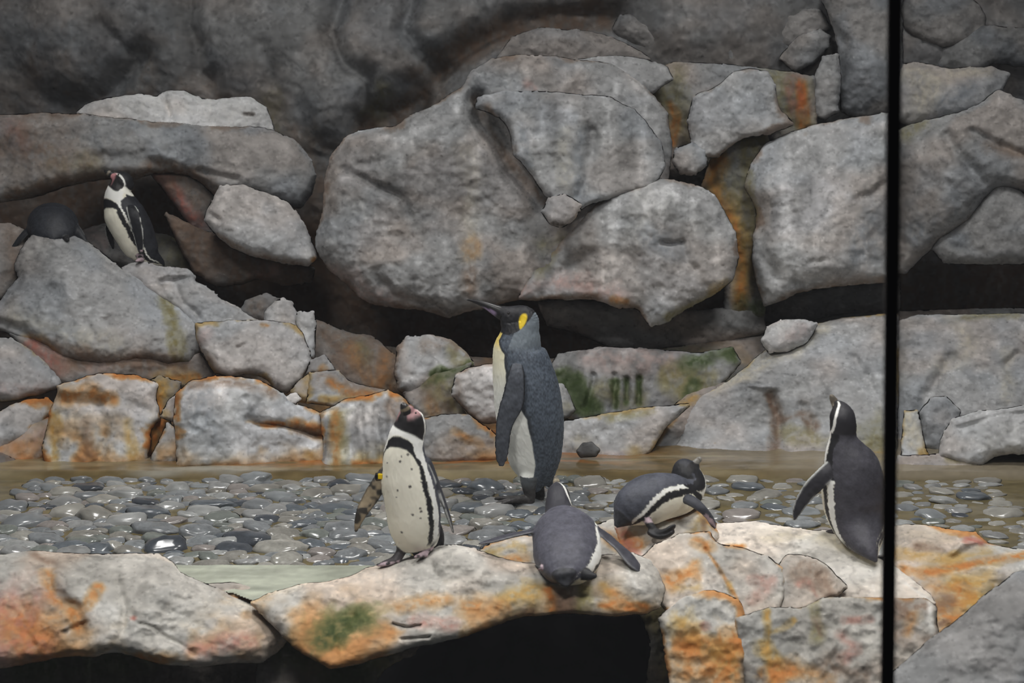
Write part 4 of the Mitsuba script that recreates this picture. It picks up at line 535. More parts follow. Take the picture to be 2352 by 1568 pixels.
def surface_nets(lofts, step):
    lo = np.min([l.p.min(0) - max(l.ra.max(), l.rb.max()) for l in lofts], 0) - 3 * step; hi = np.max([l.p.max(0) + max(l.ra.max(), l.rb.max()) for l in lofts], 0) + 3 * step
    K = 5; n = (np.ceil((hi - lo) / (K * step)).astype(int) + 1)
    ax = [lo[k] + np.arange(n[k]) * K * step for k in range(3)]
    Gc = np.stack(np.meshgrid(*ax, indexing='ij'), -1)
    coarse = field(lofts, Gc.reshape(-1, 3)).reshape(n)
    N = (n - 1) * K + 1
    from scipy.ndimage import zoom as nz, map_coordinates
    idx = np.stack(np.meshgrid(*[np.arange(m) / K for m in N], indexing='ij'), 0)
    full = map_coordinates(coarse, idx.reshape(3, -1), order=1).reshape(N)
    near = np.abs(full) < 3.2 * K * step * 0.6
    ii = np.stack(np.nonzero(near), 1)
    full[near] = field(lofts, lo + ii * step)
    s = full < 0
    # one vertex per cell that the surface crosses
    cells = np.zeros(N - 1, bool); c8 = [(a, b, c) for a in (0, 1) for b in (0, 1) for c in (0, 1)]
    sh = lambda A, o: A[o[0]:N[0] - 1 + o[0], o[1]:N[1] - 1 + o[1], o[2]:N[2] - 1 + o[2]]
    tot = sum(sh(s, o).astype(np.int8) for o in c8); cells = (tot > 0) & (tot < 8)
    ci = np.stack(np.nonzero(cells), 1); vid = -np.ones(N - 1, int); vid[cells] = np.arange(len(ci))
    acc, cnt = np.zeros((len(ci), 3)), np.zeros(len(ci))
    for a in c8:
        for k in range(3):
            if a[k] == 0:
                b = list(a); b[k] = 1
                fa, fb = full[tuple((ci + a).T)], full[tuple((ci + b).T)]; cr = (fa < 0) != (fb < 0)
                t = fa[cr] / (fa[cr] - fb[cr]); pa = np.tile(np.array(a, float), (cr.sum(), 1)); pa[:, k] += t
                acc[cr] += pa; cnt[cr] += 1
    V = lo + (ci + acc / cnt[:, None]) * step
    quads = []
    for k in range(3):
        u, v = (k + 1) % 3, (k + 2) % 3
        o = [slice(None)] * 3; o2 = [slice(None)] * 3; o[k] = slice(0, N[k] - 1); o2[k] = slice(1, N[k])
        cr = s[tuple(o)] != s[tuple(o2)]
        e = np.stack(np.nonzero(cr), 1); e = e[(e[:, u] > 0) & (e[:, v] > 0) & (e[:, u] < N[u] - 1) & (e[:, v] < N[v] - 1)]
        inside = s[tuple(e.T)]
        def cell(du, dv):
            w = e.copy(); w[:, u] -= du; w[:, v] -= dv
            return vid[tuple(w.T)]
        q = np.stack([cell(1, 1), cell(0, 1), cell(0, 0), cell(1, 0)], 1)
        q[~inside] = q[~inside][:, ::-1]; quads.append(q)
    q = np.vstack(quads)
    return V, np.vstack([q[:, [0, 1, 2]], q[:, [0, 2, 3]]])


def field(lofts, x):
    out = None
    for l in lofts:
        d = l.sdf(x)
        if out is None:
            out = d
        else:
            k = l.blend; h = np.clip(0.5 + 0.5 * (out - d) / k, 0, 1); out = out * (1 - h) + d * h - k * h * (1 - h)
    return out


def owner(lofts, x):
    return np.argmin(np.stack([l.sdf(x) for l in lofts], 1), 1)


def stations(rows, y0):
    """rows of (px, py, dy, half width px, depth ratio) -> points, ra, rb in metres"""
    pts = [P(r[0], r[1], y0 + r[2]) for r in rows]
    sc = [np.linalg.norm(p - CAM) / F for p in pts]
    ra = [r[3] * s for r, s in zip(rows, sc)]; rb = [r[3] * s * r[4] for r, s in zip(rows, sc)]
    return np.array(pts), np.array(ra), np.array(rb)


def feathers(x, V, amp, scale=1.0):
    return amp * (fbm(x * 130 * scale, 2, 5) - .5)


def blend(c, col, m):
    return c + (np.asarray(col) - c) * m[:, None]


def band(x, a, b, s):
    return sstep(a - s, a + s, x) * sstep(b + s, b - s, x)


def body_mesh(key, lofts, colour, step, mat='m_feather', ruffle=.0015):
    V, Fc = surface_nets(lofts, step)
    o = owner(lofts, V); C = colour(V, o)
    m = trimesh.Trimesh(V, Fc, process=False); nrm = np.array(m.vertex_normals)
    V = V + nrm * (ruffle * (fbm(V * np.array([150, 150, 60]), 2, 3) - .5) * 2)[:, None]
    return put(key, mikit.ply((V, Fc), mat, smooth=True, color=np.clip(C, .003, .9)))


def tube_mesh(pts, ra, rb, ref, n=40, sides=18):
    l = Loft('x', pts, np.array(ra, float), np.array(rb, float), ref=ref, n=n); a = np.arange(sides) * 2 * np.pi / sides
    v = l.p[:, None] + l.ra[:, None, None] * np.cos(a)[None, :, None] * l.e1[:, None] + l.rb[:, None, None] * np.sin(a)[None, :, None] * l.e2[:, None]
    i, j = np.meshgrid(np.arange(n - 1), np.arange(sides), indexing='ij'); q = np.stack([i * sides + j, i * sides + (j + 1) % sides, (i + 1) * sides + (j + 1) % sides, (i + 1) * sides + j], -1).reshape(-1, 4)
    V = np.vstack([v.reshape(-1, 3), l.p[:1], l.p[-1:]]); k = n * sides
    caps = [[k, (b + 1) % sides, b] for b in range(sides)] + [[k + 1, (n - 1) * sides + b, (n - 1) * sides + (b + 1) % sides] for b in range(sides)]
    Fc = np.vstack([q[:, [0, 1, 2]], q[:, [0, 2, 3]], caps])
    return V, Fc


def bill_part(key, rows, y0, ratio, colour, ref=UP, hook=True):
    pts, ra, rb = stations([(*r, ratio) for r in rows], y0)
    V, Fc = tube_mesh(pts, ra, rb, ref); C = colour(V)
    put(key + '__bill', mikit.ply((V, Fc), 'm_bill', smooth=True, color=np.clip(C, .003, .9)))


def eye_part(key, px, py, y, r_px):
    p = P(px, py, y); m = trimesh.creation.icosphere(2, radius=r_px * np.linalg.norm(p - CAM) / F); m.apply_translation(p)
    put(key + '__eye', mikit.ply(m, 'm_eye', smooth=True))


NX = np.array([1.0, 0, 0]); NY = np.array([0, 1.0, 0]); NZ = np.array([0, 0, 1.0])

# --- king penguin, in profile to the left
def king():
    key = put('king_penguin', None, 'tall king penguin standing in profile on the cobbles, yellow patch behind its dark face', 'penguin')
    y0 = 7.5; f = (1.0 / 4320 * 7.75)
    zk = zoom(1040, 660, 3.017)
    def S(rows):
        return stations([(*zk([(a, b)])[0], d, h / 3.017, r) for a, b, d, h, r in rows], y0)
    body = Loft('body', *S([(545, 1355, 0, 80, .8), (560, 1300, 0, 130, .8), (565, 1200, 0, 178, .82), (562, 1100, 0, 200, .85), (550, 1000, 0, 222, .86), (535, 900, 0, 233, .86), (522, 800, 0, 233, .86), (508, 700, 0, 227, .86), (488, 600, 0, 214, .84), (468, 500, 0, 196, .82), (455, 420, 0, 173, .8), (468, 350, 0, 142, .8), (486, 285, 0, 117, .82), (500, 225, 0, 92, .8), (480, 190, 0, 64, .8)]), vent=-NX, blend=.02, n=160)
    head = Loft('head', *S([(528, 245, 0, 58, .8), (495, 215, 0, 76, .8), (440, 200, 0, 74, .78), (390, 190, 0, 64, .72), (345, 172, 0, 46, .7), (315, 160, 0, 34, .7)]), ref=UP, blend=.02)
    neck = Loft('neck', *S([(470, 380, 0, 120, .8), (415, 290, 0, 72, .8), (385, 245, 0, 52, .75)]), blend=.03)
    wing = Loft('wing', *S([(445, 540, -.11, 40, .4), (440, 600, -.125, 56, .3), (430, 700, -.135, 72, .17), (412, 800, -.14, 80, .14), (372, 900, -.142, 68, .14), (350, 1000, -.142, 55, .15), (342, 1100, -.14, 50, .15), (338, 1180, -.135, 40, .16), (335, 1235, -.13, 16, .3)]), blend=.012)
    wing2 = Loft('wing', *S([(430, 580, .12, 50, .4), (400, 750, .15, 60, .16), (370, 950, .15, 50, .16), (360, 1100, .14, 30, .2)]), blend=.012)
    tail = Loft('tail', *S([(640, 1280, 0, 60, .8), (665, 1340, 0, 34, .7), (672, 1380, 0, 12, .8)]), blend=.02)
    legs = []
    for (dx, dy, dark) in ((0, -.05, 0), (62, .06, 1)):
        legs.append(Loft('leg', *S([(528 + dx * .8, 1320, dy, 58, .9), (530 + dx, 1400, dy, 44, .9), (535 + dx, 1460, dy, 36, .9), (530 + dx, 1485, dy, 30, .9)]), blend=.014))
        for q, (tx, ty, td) in enumerate(((292, 1462, .03), (300, 1494, -.04), (330, 1502, -.09))):
            legs.append(Loft('foot', *S([(535 + dx, 1478, dy, 24, 1), (455 + dx, 1468, dy + td * .4, 24, 1.1), ((tx + 455) / 2 + dx * .8, (ty + 1462) / 2 - 3, dy + td * .8, 17, 1.2), (tx + dx * .7, ty, dy + td, 7, 1)]), ref=UP, blend=.008))
        legs.append(Loft('foot', *S([(520 + dx, 1480, dy, 22, 1), (430 + dx, 1476, dy - .01, 15, 3.0), (370 + dx * .8, 1482, dy - .02, 8, 4.0)]), ref=UP, blend=.008))
    L = [body, head, neck, wing, wing2, tail] + legs

    def colour(V, o):
        n = fbm(V * 60, 2, 1); sp = noise(V * np.array([230, 230, 110]), 2)
        back = np.array([.085, .105, .135]) * (0.5 + 0.5 * n + 0.9 * (sp - .35))[:, None]
        t, a = body.plum(V); a = np.abs(a); z = (V[:, 2]) / .86
        # the white belly ends at this angle from the belly line, by height
        edge = np.interp(z, [0, .06, .12, .2, .28, .36, .44, .52, .60, .68, .74, .8], [60, 68, 84, 92, 88, 86, 84, 70, 52, 50, 50, 20])
        edge = edge + 5 * (fbm(V * 30, 2, 7) - .5)
        belly = np.array([.86, .87, .82]) * (.96 + .08 * n)[:, None]
        belly = blend(belly, [.80, .72, .38], sstep(.5, .78, z) * .6); belly = blend(belly, [.72, .52, .06], sstep(.745, .80, z) * sstep(60, 10, np.abs(a - 25)) * .8)
        m = sstep(1.5, -1.5, a - edge)
        c = blend(back, [.03, .034, .04], sstep(9, 1, np.abs(a - edge - 3)) * .85 * sstep(.3, .4, z))
        c = c + (belly - c) * m[:, None]
        # the head is black with a yellow ear patch, the nape grey
        q0 = P(1190, 735, y0); dx, dz = (V[:, 0] - q0[0]) / f, -(V[:, 2] - q0[2]) / f
        line = np.interp(dx, [-40, -22, 0, 15, 26, 36], [27, 30, 20, 8, -5, -18])
        blackm = sstep(2, -2, dz - line) * sstep(.60, .70, z)
        hb = blend(np.tile([.011, .011, .013], (len(V), 1)), [.02, .02, .024], n)
        c = c + (hb - c) * blackm[:, None]
        pe = sstep(1.2, .85, np.sqrt(((dx - 10 + .25 * (dz + 2)) / (8.5 - .16 * (dz + 5))) ** 2 + ((dz + 1) / 16.5) ** 2))
        c = blend(c, [.72, .52, .02], pe * sstep(.6, .7, z))
        c = np.where((blackm < .5)[:, None] & (z > .74)[:, None] & (a > 60)[:, None], blend(c, [.17, .20, .225], sstep(.74, .80, z) * .8), c)
        wg = (o == 3) | (o == 4)
        wc = np.array([.07, .078, .095]) * (.55 + .8 * n + .35 * (sp - .4))[:, None]
        e = np.abs((V - wing.p[wing.local(V)[0]]) @ RIGHT) / wing.ra[wing.local(V)[0]]
        wc = blend(wc, [.012, .013, .016], sstep(.72, .95, e))
        wb = sstep(.003, -.004, np.minimum(wing.sdf(V), wing2.sdf(V)) - body.sdf(V))
        c = c + (wc - c) * wb[:, None]
        tl = np.array([.03, .034, .042]) * (.5 + n)[:, None]
        c = np.where((o == 5)[:, None], tl * .5 + c * .5, c)
        lg = o >= 6
        lc = np.array([.045, .043, .043]) * (.4 + 1.1 * fbm(V * 90, 2, 4))[:, None]
        lc = blend(lc, [.10, .11, .12], sstep(.07, .11, V[:, 2]))
        c = np.where((lg & (V[:, 2] < .13))[:, None], lc, c)
        return c
    body_mesh(key + '__body', L, colour, .0034, ruffle=.0017)
    b = [(345, 178, 0, 50), (300, 158, 0, 40), (240, 128, 0, 27), (180, 104, 0, 17), (130, 90, 0, 10), (97, 84, 0, 4)]

    def bc(V):
        q0 = P(*zk([(245, 140)])[0], y0); d0 = P(*zk([(150, 106)])[0], y0) - q0; d0 /= np.linalg.norm(d0); w = V - q0; al = w @ d0 / f * 3.017; pr = w @ np.cross(NY, d0) / f * 3.017
        c = np.tile([.016, .015, .016], (len(V), 1)); up = np.abs(w[:, 2] - (al / 3.017 * f) * d0[2]) 
        low = sstep(2, 8, -(w[:, 2] - (w @ d0) * d0[2]) / f * 3.017)
        return blend(c, [.30, .22, .36], low * sstep(-75, -45, al) * sstep(60, 30, al))
    bill_part(key, [(*zk([(a, b_)])[0], d, h / 3.017) for a, b_, d, h in b], y0, .62, bc)
    eye_part(key, *zk([(385, 178)])[0], y0 - .048, 3.2)


king()


# --- smaller banded penguins
def banded(key, S, y0, rows, vent, head_rows, head_vent, head_ref, bill_rows, bill_ref, wings, extras, back, pat=None, body_ref=RIGHT, bill_ratio=.75, step=.0036, bill_col=((.03, .028, .028), (.30, .24, .16)), face_pink=.0, belly=(.86, .83, .70), dots=None, edge_white=.6, eye=None, face_reach=.010, collar=200, stripe_t=.09, head_band=1.0, arch0=.835, pink_col=(.52, .24, .25)):
    """wings: list of (rows, ref, ratio); extras: list of (name, rows, ref, blend); back: colour of the back. pat: angles of band, stripe and back."""
    band0, band1, stripe1 = pat or (58, 74, 90)
    body = Loft('body', *S(rows), ref=body_ref, vent=vent, blend=.02, n=140)
    head = Loft('head', *S(head_rows), ref=head_ref, vent=head_vent, blend=.018)
    W = [Loft('wing', *S(w), ref=r, blend=.010) for w, r in wings]; E = [Loft(n, *S(r), ref=rf, blend=b) for n, r, rf, b in extras]
    L = [body, head] + W + E

    def colour(V, o):
        n = fbm(V * 55, 2, 1); n2 = fbm(V * 28, 3, 8); sp = noise(V * 200, 2)
        t, a0 = body.plum(V); wob = 7 * (n2 - .5); a = np.abs(a0) + wob + 7 * (noise(V * 150, 6) - .5)
        bk = np.array(back) * (0.6 + 0.5 * n + 0.35 * (sp - .3) + .5 * (n2 - .5))[:, None]
        bl = np.array(belly) * (.92 + .16 * n2)[:, None]
        arch = np.interp(a, [0, 30, 50, 62, 80], [arch0, arch0 - .01, arch0 - .045, arch0 - .135, arch0 - .235])           # the band arches over the breast
        c = bl.copy()
        if dots is not None:
            near = np.min(np.linalg.norm(V[:, None, [0, 2]] - dots[None], axis=2) / (.0030 + .0022 * np.modf(np.arange(len(dots)) * .618)[0]), axis=1) + .7 * (n - .5)
            c = blend(c, [.10, .09, .08], sstep(1.15, .75, near) * (V[:, 1] < body.p[:, 1].mean() + .01))
        blk = np.array([.016, .016, .018])
        tt = t + .012 * (n2 - .5)
        bandm = np.maximum(band(a, band0, band1, 1.5) * sstep(arch0 - .005, arch0 - .035, tt) * sstep(.05, .10, tt), band(tt, arch - .042, arch + .03, .007) * sstep(band1 + 1, band1 - 2, a))
        c = blend(c, blk, bandm)
        c = blend(c, [.87, .87, .83], band(a, band1 + 1, stripe1, 1.5) * sstep(stripe_t - .03, stripe_t + .03, tt))
        c = c + (bk * .7 - c) * (band(a, band1 + 1, stripe1, 1.5) * sstep(stripe_t + .03, stripe_t - .03, tt))[:, None]
        c = blend(c, [.87, .87, .83], sstep(arch + .03, arch + .04, tt) * sstep(stripe1 + 14, stripe1 + 8, a) * sstep(collar + 4, collar - 4, a))
        c = blend(c, blk, sstep(arch + .03, arch + .04, tt) * sstep(collar - 4, collar + 4, a))
        c = c + (bk - c) * (sstep(stripe1 - 1.5, stripe1 + 1.5, a) * sstep(stripe1 + 24 * sstep(.82, .9, tt) - 2, stripe1 + 24 * sstep(.82, .9, tt) + 2, a))[:, None]
        c = blend(c, bk * .75, sstep(.03, .0, t))
        # head
        hm = sstep(.003, -.003, head.sdf(V) - body.sdf(V) - face_reach)
        th, ah0 = head.plum(V); ah = np.abs(ah0) + 5 * (n2 - .5)
        ac = np.interp(th, [0, .15, .35, .6, .9, 1], [55, 80, 103, 118, 132, 140])
        hc = np.array([.018, .017, .018]) * (.6 + .8 * n)[:, None]
        hc = blend(hc, np.array(back) * .5, sstep(3, 10, ah - ac) * .7)
        hc = blend(hc, [.87, .86, .82], head_band * band(ah - ac, -8, 8, 2) * sstep(1.0, .9, th))
        hc = blend(hc, [.87, .86, .78], sstep(.06, .03, th) * sstep(75, 65, ah) * (collar > 100))
        hc = blend(hc, pink_col, face_pink * sstep(.76, .90, th + .1 * (n - .5)) * band(ah, 35, 140, 8))
        c = c + (hc - c) * hm[:, None]
        # flippers
        for w in W:
            i, q = w.local(V); e = (q * w.e1[i]).sum(1) / w.ra[i]; s2 = (q * w.e2[i]).sum(1) / w.rb[i]
            if w.rb.max() > w.ra.max():
                e, s2 = s2, e
            wc = np.array(back) * .55 * (.5 + .9 * n)[:, None]
            wc = blend(wc, [.70, .71, .68], edge_white * sstep(.70, .9, np.abs(e)) * sstep(.45, .6, n2 + .15))
            if w.name == 'wing' and w is W[0] and mottled.get(key):
                wc = np.array([.30, .24, .16]) * (.5 + .9 * n)[:, None]; wc = blend(wc, [.02, .018, .016], sstep(.5, .62, fbm(V * 34, 2, 12)) * .95); wc = blend(wc, [.02, .02, .02], sstep(.7, .9, np.abs(e)) * .7)
            m = sstep(.002, -.002, w.sdf(V) - np.minimum(body.sdf(V), head.sdf(V)))
            c = c + (wc - c) * m[:, None]
        for w in E:
            ec = {'leg': (.04, .036, .036), 'foot': (.045, .04, .042), 'pinkfoot': (.40, .31, .34), 'tail': (.035, .036, .042), 'thigh': (.66, .65, .58), 'dark': (.02, .02, .022)}[w.name]
            ec = np.array(ec) * (.45 + 1.1 * fbm(V * 70, 2, 14))[:, None]
            if w.name == 'pinkfoot':
                ec = blend(ec, [.03, .028, .03], sstep(.5, .6, fbm(V * 60, 2, 15)))
            m = sstep(.002, -.002, w.sdf(V) - body.sdf(V))
            c = c + (ec - c) * m[:, None]
        return c
    body_mesh(key + '__body', L, colour, step, ruffle=.0009)
    pts, ra, rb = S([(*r, bill_ratio) if len(r) == 4 else r for r in bill_rows])
    V, Fc = tube_mesh(pts, ra, rb, bill_ref); t = np.linspace(0, 1, 40).repeat(18); t = np.r_[t, 0, 1]
    C = np.tile(np.array(bill_col[0]), (len(V), 1)); C = blend(C, bill_col[1], band(t, .45, .66, .05) * .8); C = blend(C, bill_col[1], sstep(.12, 0, t) * .6)
    C = C * (.6 + .8 * fbm(V * 80, 2, 3))[:, None]
    put(key + '__bill', mikit.ply((V, Fc), 'm_bill', smooth=True, color=np.clip(C, .003, .9)))
    if eye:
        eye_part(key, *eye)


mottled = {}


def st(zf, s):
    return lambda y0: (lambda rows: stations([(*zf([(r[0], r[1])])[0], r[2], r[3] / s, (r[4] if len(r) > 4 else .9)) for r in rows], y0))


Sp = st(lambda p: p, 1.0)
GREY = (.075, .078, .098)

# spotted front penguin, belly to the viewer, looking up to the left, a yellow band on its right flipper
k = put('banded_penguin', None, 'upright white bellied penguin facing the viewer, yellow band on its flipper', 'penguin'); mottled[k] = True
Y2 = 6.235
banded(k, Sp(Y2), Y2, [(958, 1266, 0, 12), (956, 1256, 0, 36), (955, 1236, 0, 50), (952, 1208, 0, 59), (950, 1181, 0, 62), (946, 1154, 0, 62), (941, 1128, 0, 61), (936, 1101, 0, 59), (932, 1074, 0, 54), (929, 1047, 0, 49), (931, 1020, 0, 43), (934, 998, 0, 39), (940, 982, 0, 34), (944, 970, 0, 29)],
       (-.36, -.93, 0), [(958, 1002, .035, 16), (950, 982, .01, 29), (942, 962, -.005, 30), (938, 950, -.01, 24), (936, 942, -.015, 15)], (-.6, -.75, -.35), RIGHT,
       [(935, 951, -.02, 14), (932, 942, -.025, 13), (928, 934, -.03, 10), (923, 926, -.03, 4)], RIGHT,
       [([(892, 1072, .02, 9, .6), (876, 1088, .0, 10, .4), (868, 1105, -.01, 14, .24), (857, 1133, -.015, 19, .2), (842, 1157, -.02, 17, .2), (828, 1184, -.03, 13, .2), (820, 1208, -.03, 8, .25), (817, 1221, -.03, 3, .5)], RIGHT),
        ([(982, 1062, 0, 9, 1.5), (994, 1085, .02, 6, 3.5), (1011, 1130, .03, 5, 4.5), (1027, 1176, .04, 4.5, 4), (1041, 1222, .05, 2, 2.5)], RIGHT)],
       [('thigh', [(930, 1226, -.02, 20), (926, 1246, -.02, 14), (924, 1256, -.02, 11)], RIGHT, .02), ('leg', [(925, 1252, -.02, 11), (921, 1266, -.02, 11), (913, 1280, -.03, 11), (905, 1288, -.03, 10)], RIGHT, .008),
        ('foot', [(908, 1286, -.03, 8, 1.6), (892, 1291, -.05, 6, 2.6), (880, 1295, -.07, 5, 2.4), (867, 1297, -.08, 3, 1.5)], UP, .006), ('foot', [(906, 1286, -.03, 7), (893, 1288, -.02, 5), (880, 1291, -.01, 3)], UP, .006),
        ('thigh', [(985, 1222, -.01, 22), (987, 1242, -.01, 16), (983, 1256, -.01, 12)], RIGHT, .02), ('pinkfoot', [(982, 1256, -.02, 10), (977, 1266, -.03, 9), (972, 1274, -.04, 9)], RIGHT, .006), ('pinkfoot', [(974, 1273, -.04, 6, 1.6), (962, 1276, -.07, 4, 2), (954, 1279, -.09, 2.5, 1.5)], UP, .006),
        ('tail', [(992, 1205, .09, 20), (1003, 1230, .10, 17), (1006, 1250, .10, 13), (1002, 1265, .10, 6)], RIGHT, .012)],
       GREY, pat=(60, 74, 92), dots=np.array([P(790 + a / 3.732, 900 + b / 3.732, Y2 - .08)[[0, 2]] for a, b in ((490, 562), (480, 605), (580, 670), (565, 812), (458, 848), (450, 905), (718, 955), (652, 998), (662, 1026), (588, 1050), (658, 1082), (495, 1208), (362, 745), (365, 628), (545, 548), (660, 780), (540, 470))]), face_pink=.7, face_reach=.015, arch0=.87, pink_col=(.5, .27, .28), eye=(955, 948, Y2 - .065, 2.4))
bp = [P(868, 1094, Y2 - .0), P(876, 1091, Y2 + .0)]
for nm, mt, (a, b), r in (('flipper_band', 'm_yellow', ((869, 1092), (879, 1092)), 8.5), ('band_clip', 'm_black', ((862, 1093), (869, 1092)), 7.5)):
    p0, p1 = P(*a, Y2 - .005), P(*b, Y2 - .005); sc = np.linalg.norm(p0 - CAM) / F
    m = trimesh.creation.box((np.linalg.norm(p1 - p0), 20 * sc, 2 * r * sc * .62)); m = m.subdivide().subdivide(); m.apply_translation((p0 + p1) / 2)
    put(k + '__' + nm, mikit.ply(m, mt), 'yellow ring around the flipper' if nm == 'flipper_band' else 'black clip of the ring')

# prone penguin in front, seen from behind, flippers spread
k = put('banded_penguin', None, 'prone grey penguin seen from behind with both flippers spread on the rim ledge', 'penguin')
Y3 = 6.2
banded(k, Sp(Y3), Y3, [(1307, 1343, -.17, 5, .6), (1305, 1330, -.16, 34, .55), (1304, 1308, -.12, 60, .72), (1303, 1268, 0, 78, .8), (1300, 1232, .1, 77, .78), (1293, 1203, .19, 58, .78), (1286, 1180, .25, 34, .85), (1283, 1164, .28, 27, .9)],
       (.62, -.12, -.77), [(1283, 1172, .25, 27), (1282, 1152, .29, 28), (1281, 1134, .32, 26), (1280, 1121, .35, 17), (1279, 1114, .37, 9)], (.3, .85, -.45), RIGHT,
       [(1279, 1117, .37, 9), (1278, 1106, .39, 8), (1277, 1099, .4, 6), (1276, 1093, .4, 3)], RIGHT,
       [([(1252, 1212, .1, 7, 2), (1219, 1221, .1, 5, 4), (1180, 1228, .08, 4.5, 5), (1140, 1239, .05, 4.2, 4.6), (1101, 1248, .02, 2, 2.5)], UP), ([(1352, 1205, .1, 7, 2), (1381, 1222, .08, 4.5, 4), (1406, 1243, .05, 4.2, 4.8), (1432, 1267, .02, 4.8, 4.4), (1456, 1296, -.02, 4.8, 4), (1470, 1313, -.04, 2, 2.5)], UP)],
       [('pinkfoot', [(1250, 1300, -.12, 8), (1238, 1304, -.13, 5), (1231, 1298, -.13, 3)], UP, .006), ('dark', [(1330, 1310, -.14, 16), (1350, 1320, -.16, 13), (1366, 1322, -.17, 6)], UP, .008), ('tail', [(1296, 1318, -.17, 28, .5), (1299, 1335, -.18, 18, .5), (1301, 1343, -.19, 8, .5)], RIGHT, .012)],  # dark lobe: foot sole that also fills in the shadow patch there
       (.085, .085, .108), pat=(40, 50, 74), bill_col=((.16, .14, .11), (.34, .29, .2)), edge_white=.1, dots=None)

# prone penguin to the right, facing away to the right
k = put('banded_penguin', None, 'prone penguin on the tan rim rock facing right, head raised, white stripe along its flank', 'penguin')
Y4 = 6.59
U_, L_ = [0, 0, 1.0], [-1.0, 0, .15]
banded(k, Sp(Y4), Y4, [(1415, 1204, -.02, 6, .8), (1424, 1194, -.01, 20, .9), (1450, 1168, 0, 48, .9), (1490, 1147, .03, 58, .95), (1535, 1138, .06, 52, .95), (1572, 1132, .1, 42, .95), (1590, 1112, .13, 31, 1), (1583, 1094, .14, 29, 1)],
       [(0, .4, -.95), (0, .3, -.93), (.1, -.1, -.95), (.2, -.6, -.75), (.35, -.7, -.6), (.6, -.6, -.5), (.92, .25, -.2), (.9, .42, -.1)], [(1558, 1090, .14, 17), (1571, 1079, .14, 26), (1586, 1072, .15, 20), (1596, 1066, .155, 10)], (.5, 0, -.85), UP,
       [(1595, 1066, .15, 9), (1602, 1059, .16, 8), (1606, 1054, .17, 7), (1609, 1050, .17, 3)], UP,
       [([(1580, 1146, -.04, 15, .7), (1603, 1160, -.06, 12, .5), (1622, 1178, -.07, 9, .5), (1636, 1199, -.07, 8, .5), (1642, 1213, -.07, 3, .6)], RIGHT)],
       [('pinkfoot', [(1484, 1186, -.04, 10), (1492, 1203, -.06, 9), (1505, 1220, -.07, 8)], RIGHT, .006), ('pinkfoot', [(1505, 1220, -.07, 8, 1.3), (1525, 1221, -.09, 7, 2.2), (1540, 1213, -.10, 6, 2.2), (1549, 1206, -.11, 3, 1.5)], UP, .006), ('dark', [(1495, 1222, -.07, 8, 1.5), (1520, 1230, -.09, 8, 2), (1545, 1221, -.10, 5, 2)], UP, .006),
        ('tail', [(1432, 1188, -.03, 24, .7), (1422, 1200, -.04, 14, .6), (1417, 1207, -.05, 6, .6)], UP, .012), ('dark', [(1585, 1118, .12, 30), (1576, 1098, .13, 29)], RIGHT, .02)],
       (.07, .075, .095), pat=(48, 66, 77), collar=42, head_band=0, body_ref=[U_, U_, U_, U_, U_, [-.4, 0, .8], L_, L_], bill_col=((.2, .19, .17), (.1, .09, .08)), edge_white=.05, dots=None)

# standing penguin at right, seen from behind
k = put('banded_penguin', None, 'standing dark penguin seen from behind, left flipper held out, beside the black glass joint', 'penguin')
Y5 = 6.52
banded(k, Sp(Y5), Y5, [(2011, 1287, -.17, 5, .8), (2001, 1270, -.15, 20, .7), (1983, 1235, -.08, 46, .8), (1968, 1192, -.02, 62, .85), (1961, 1150, 0, 70, .85), (1958, 1110, 0, 70, .85), (1955, 1077, 0, 65, .85), (1946, 1050, 0, 55, .85), (1939, 1025, 0, 42, .85), (1936, 1000, 0, 30, .9), (1936, 978, 0, 27, .95), (1935, 962, 0, 25, 1)],
       [(.1, 1, 0), (.1, 1, 0), (-.05, 1, 0), (-.3, .95, 0)] + [(-.5, .86, 0)] * 8, [(1938, 980, 0, 26), (1935, 958, 0, 27), (1932, 943, .02, 23), (1927, 931, .04, 14), (1923, 926, .05, 8)], (-.62, .72, -.3), RIGHT,
       [(1922, 934, .05, 10), (1917, 923, .06, 9), (1912, 914, .06, 7), (1908, 906, .06, 3)], RIGHT,
       [([(1928, 1060, -.02, 13, .8), (1904, 1082, -.04, 20, .4), (1872, 1112, -.05, 20, .26), (1845, 1146, -.05, 16, .24), (1829, 1178, -.05, 10, .3), (1825, 1193, -.05, 3, .5)], RIGHT), ([(2005, 1068, 0, 9, 1.5), (2024, 1110, .02, 6, 3.5), (2032, 1160, .03, 5, 3.5), (2034, 1205, .03, 2, 2)], RIGHT)],
       [('foot', [(1945, 1216, .05, 10, 1.5), (1918, 1220, .06, 7, 2.4), (1896, 1223, .07, 4, 2)], UP, .01), ('foot', [(1985, 1250, .05, 12, 1.5), (1965, 1248, .08, 7, 2.4), (1950, 1246, .1, 4, 2)], UP, .01)],
       (.062, .06, .073), stripe_t=.2, collar=75, pat=(72, 84, 100), bill_col=((.16, .14, .11), (.12, .1, .08)), edge_white=.55, dots=None)

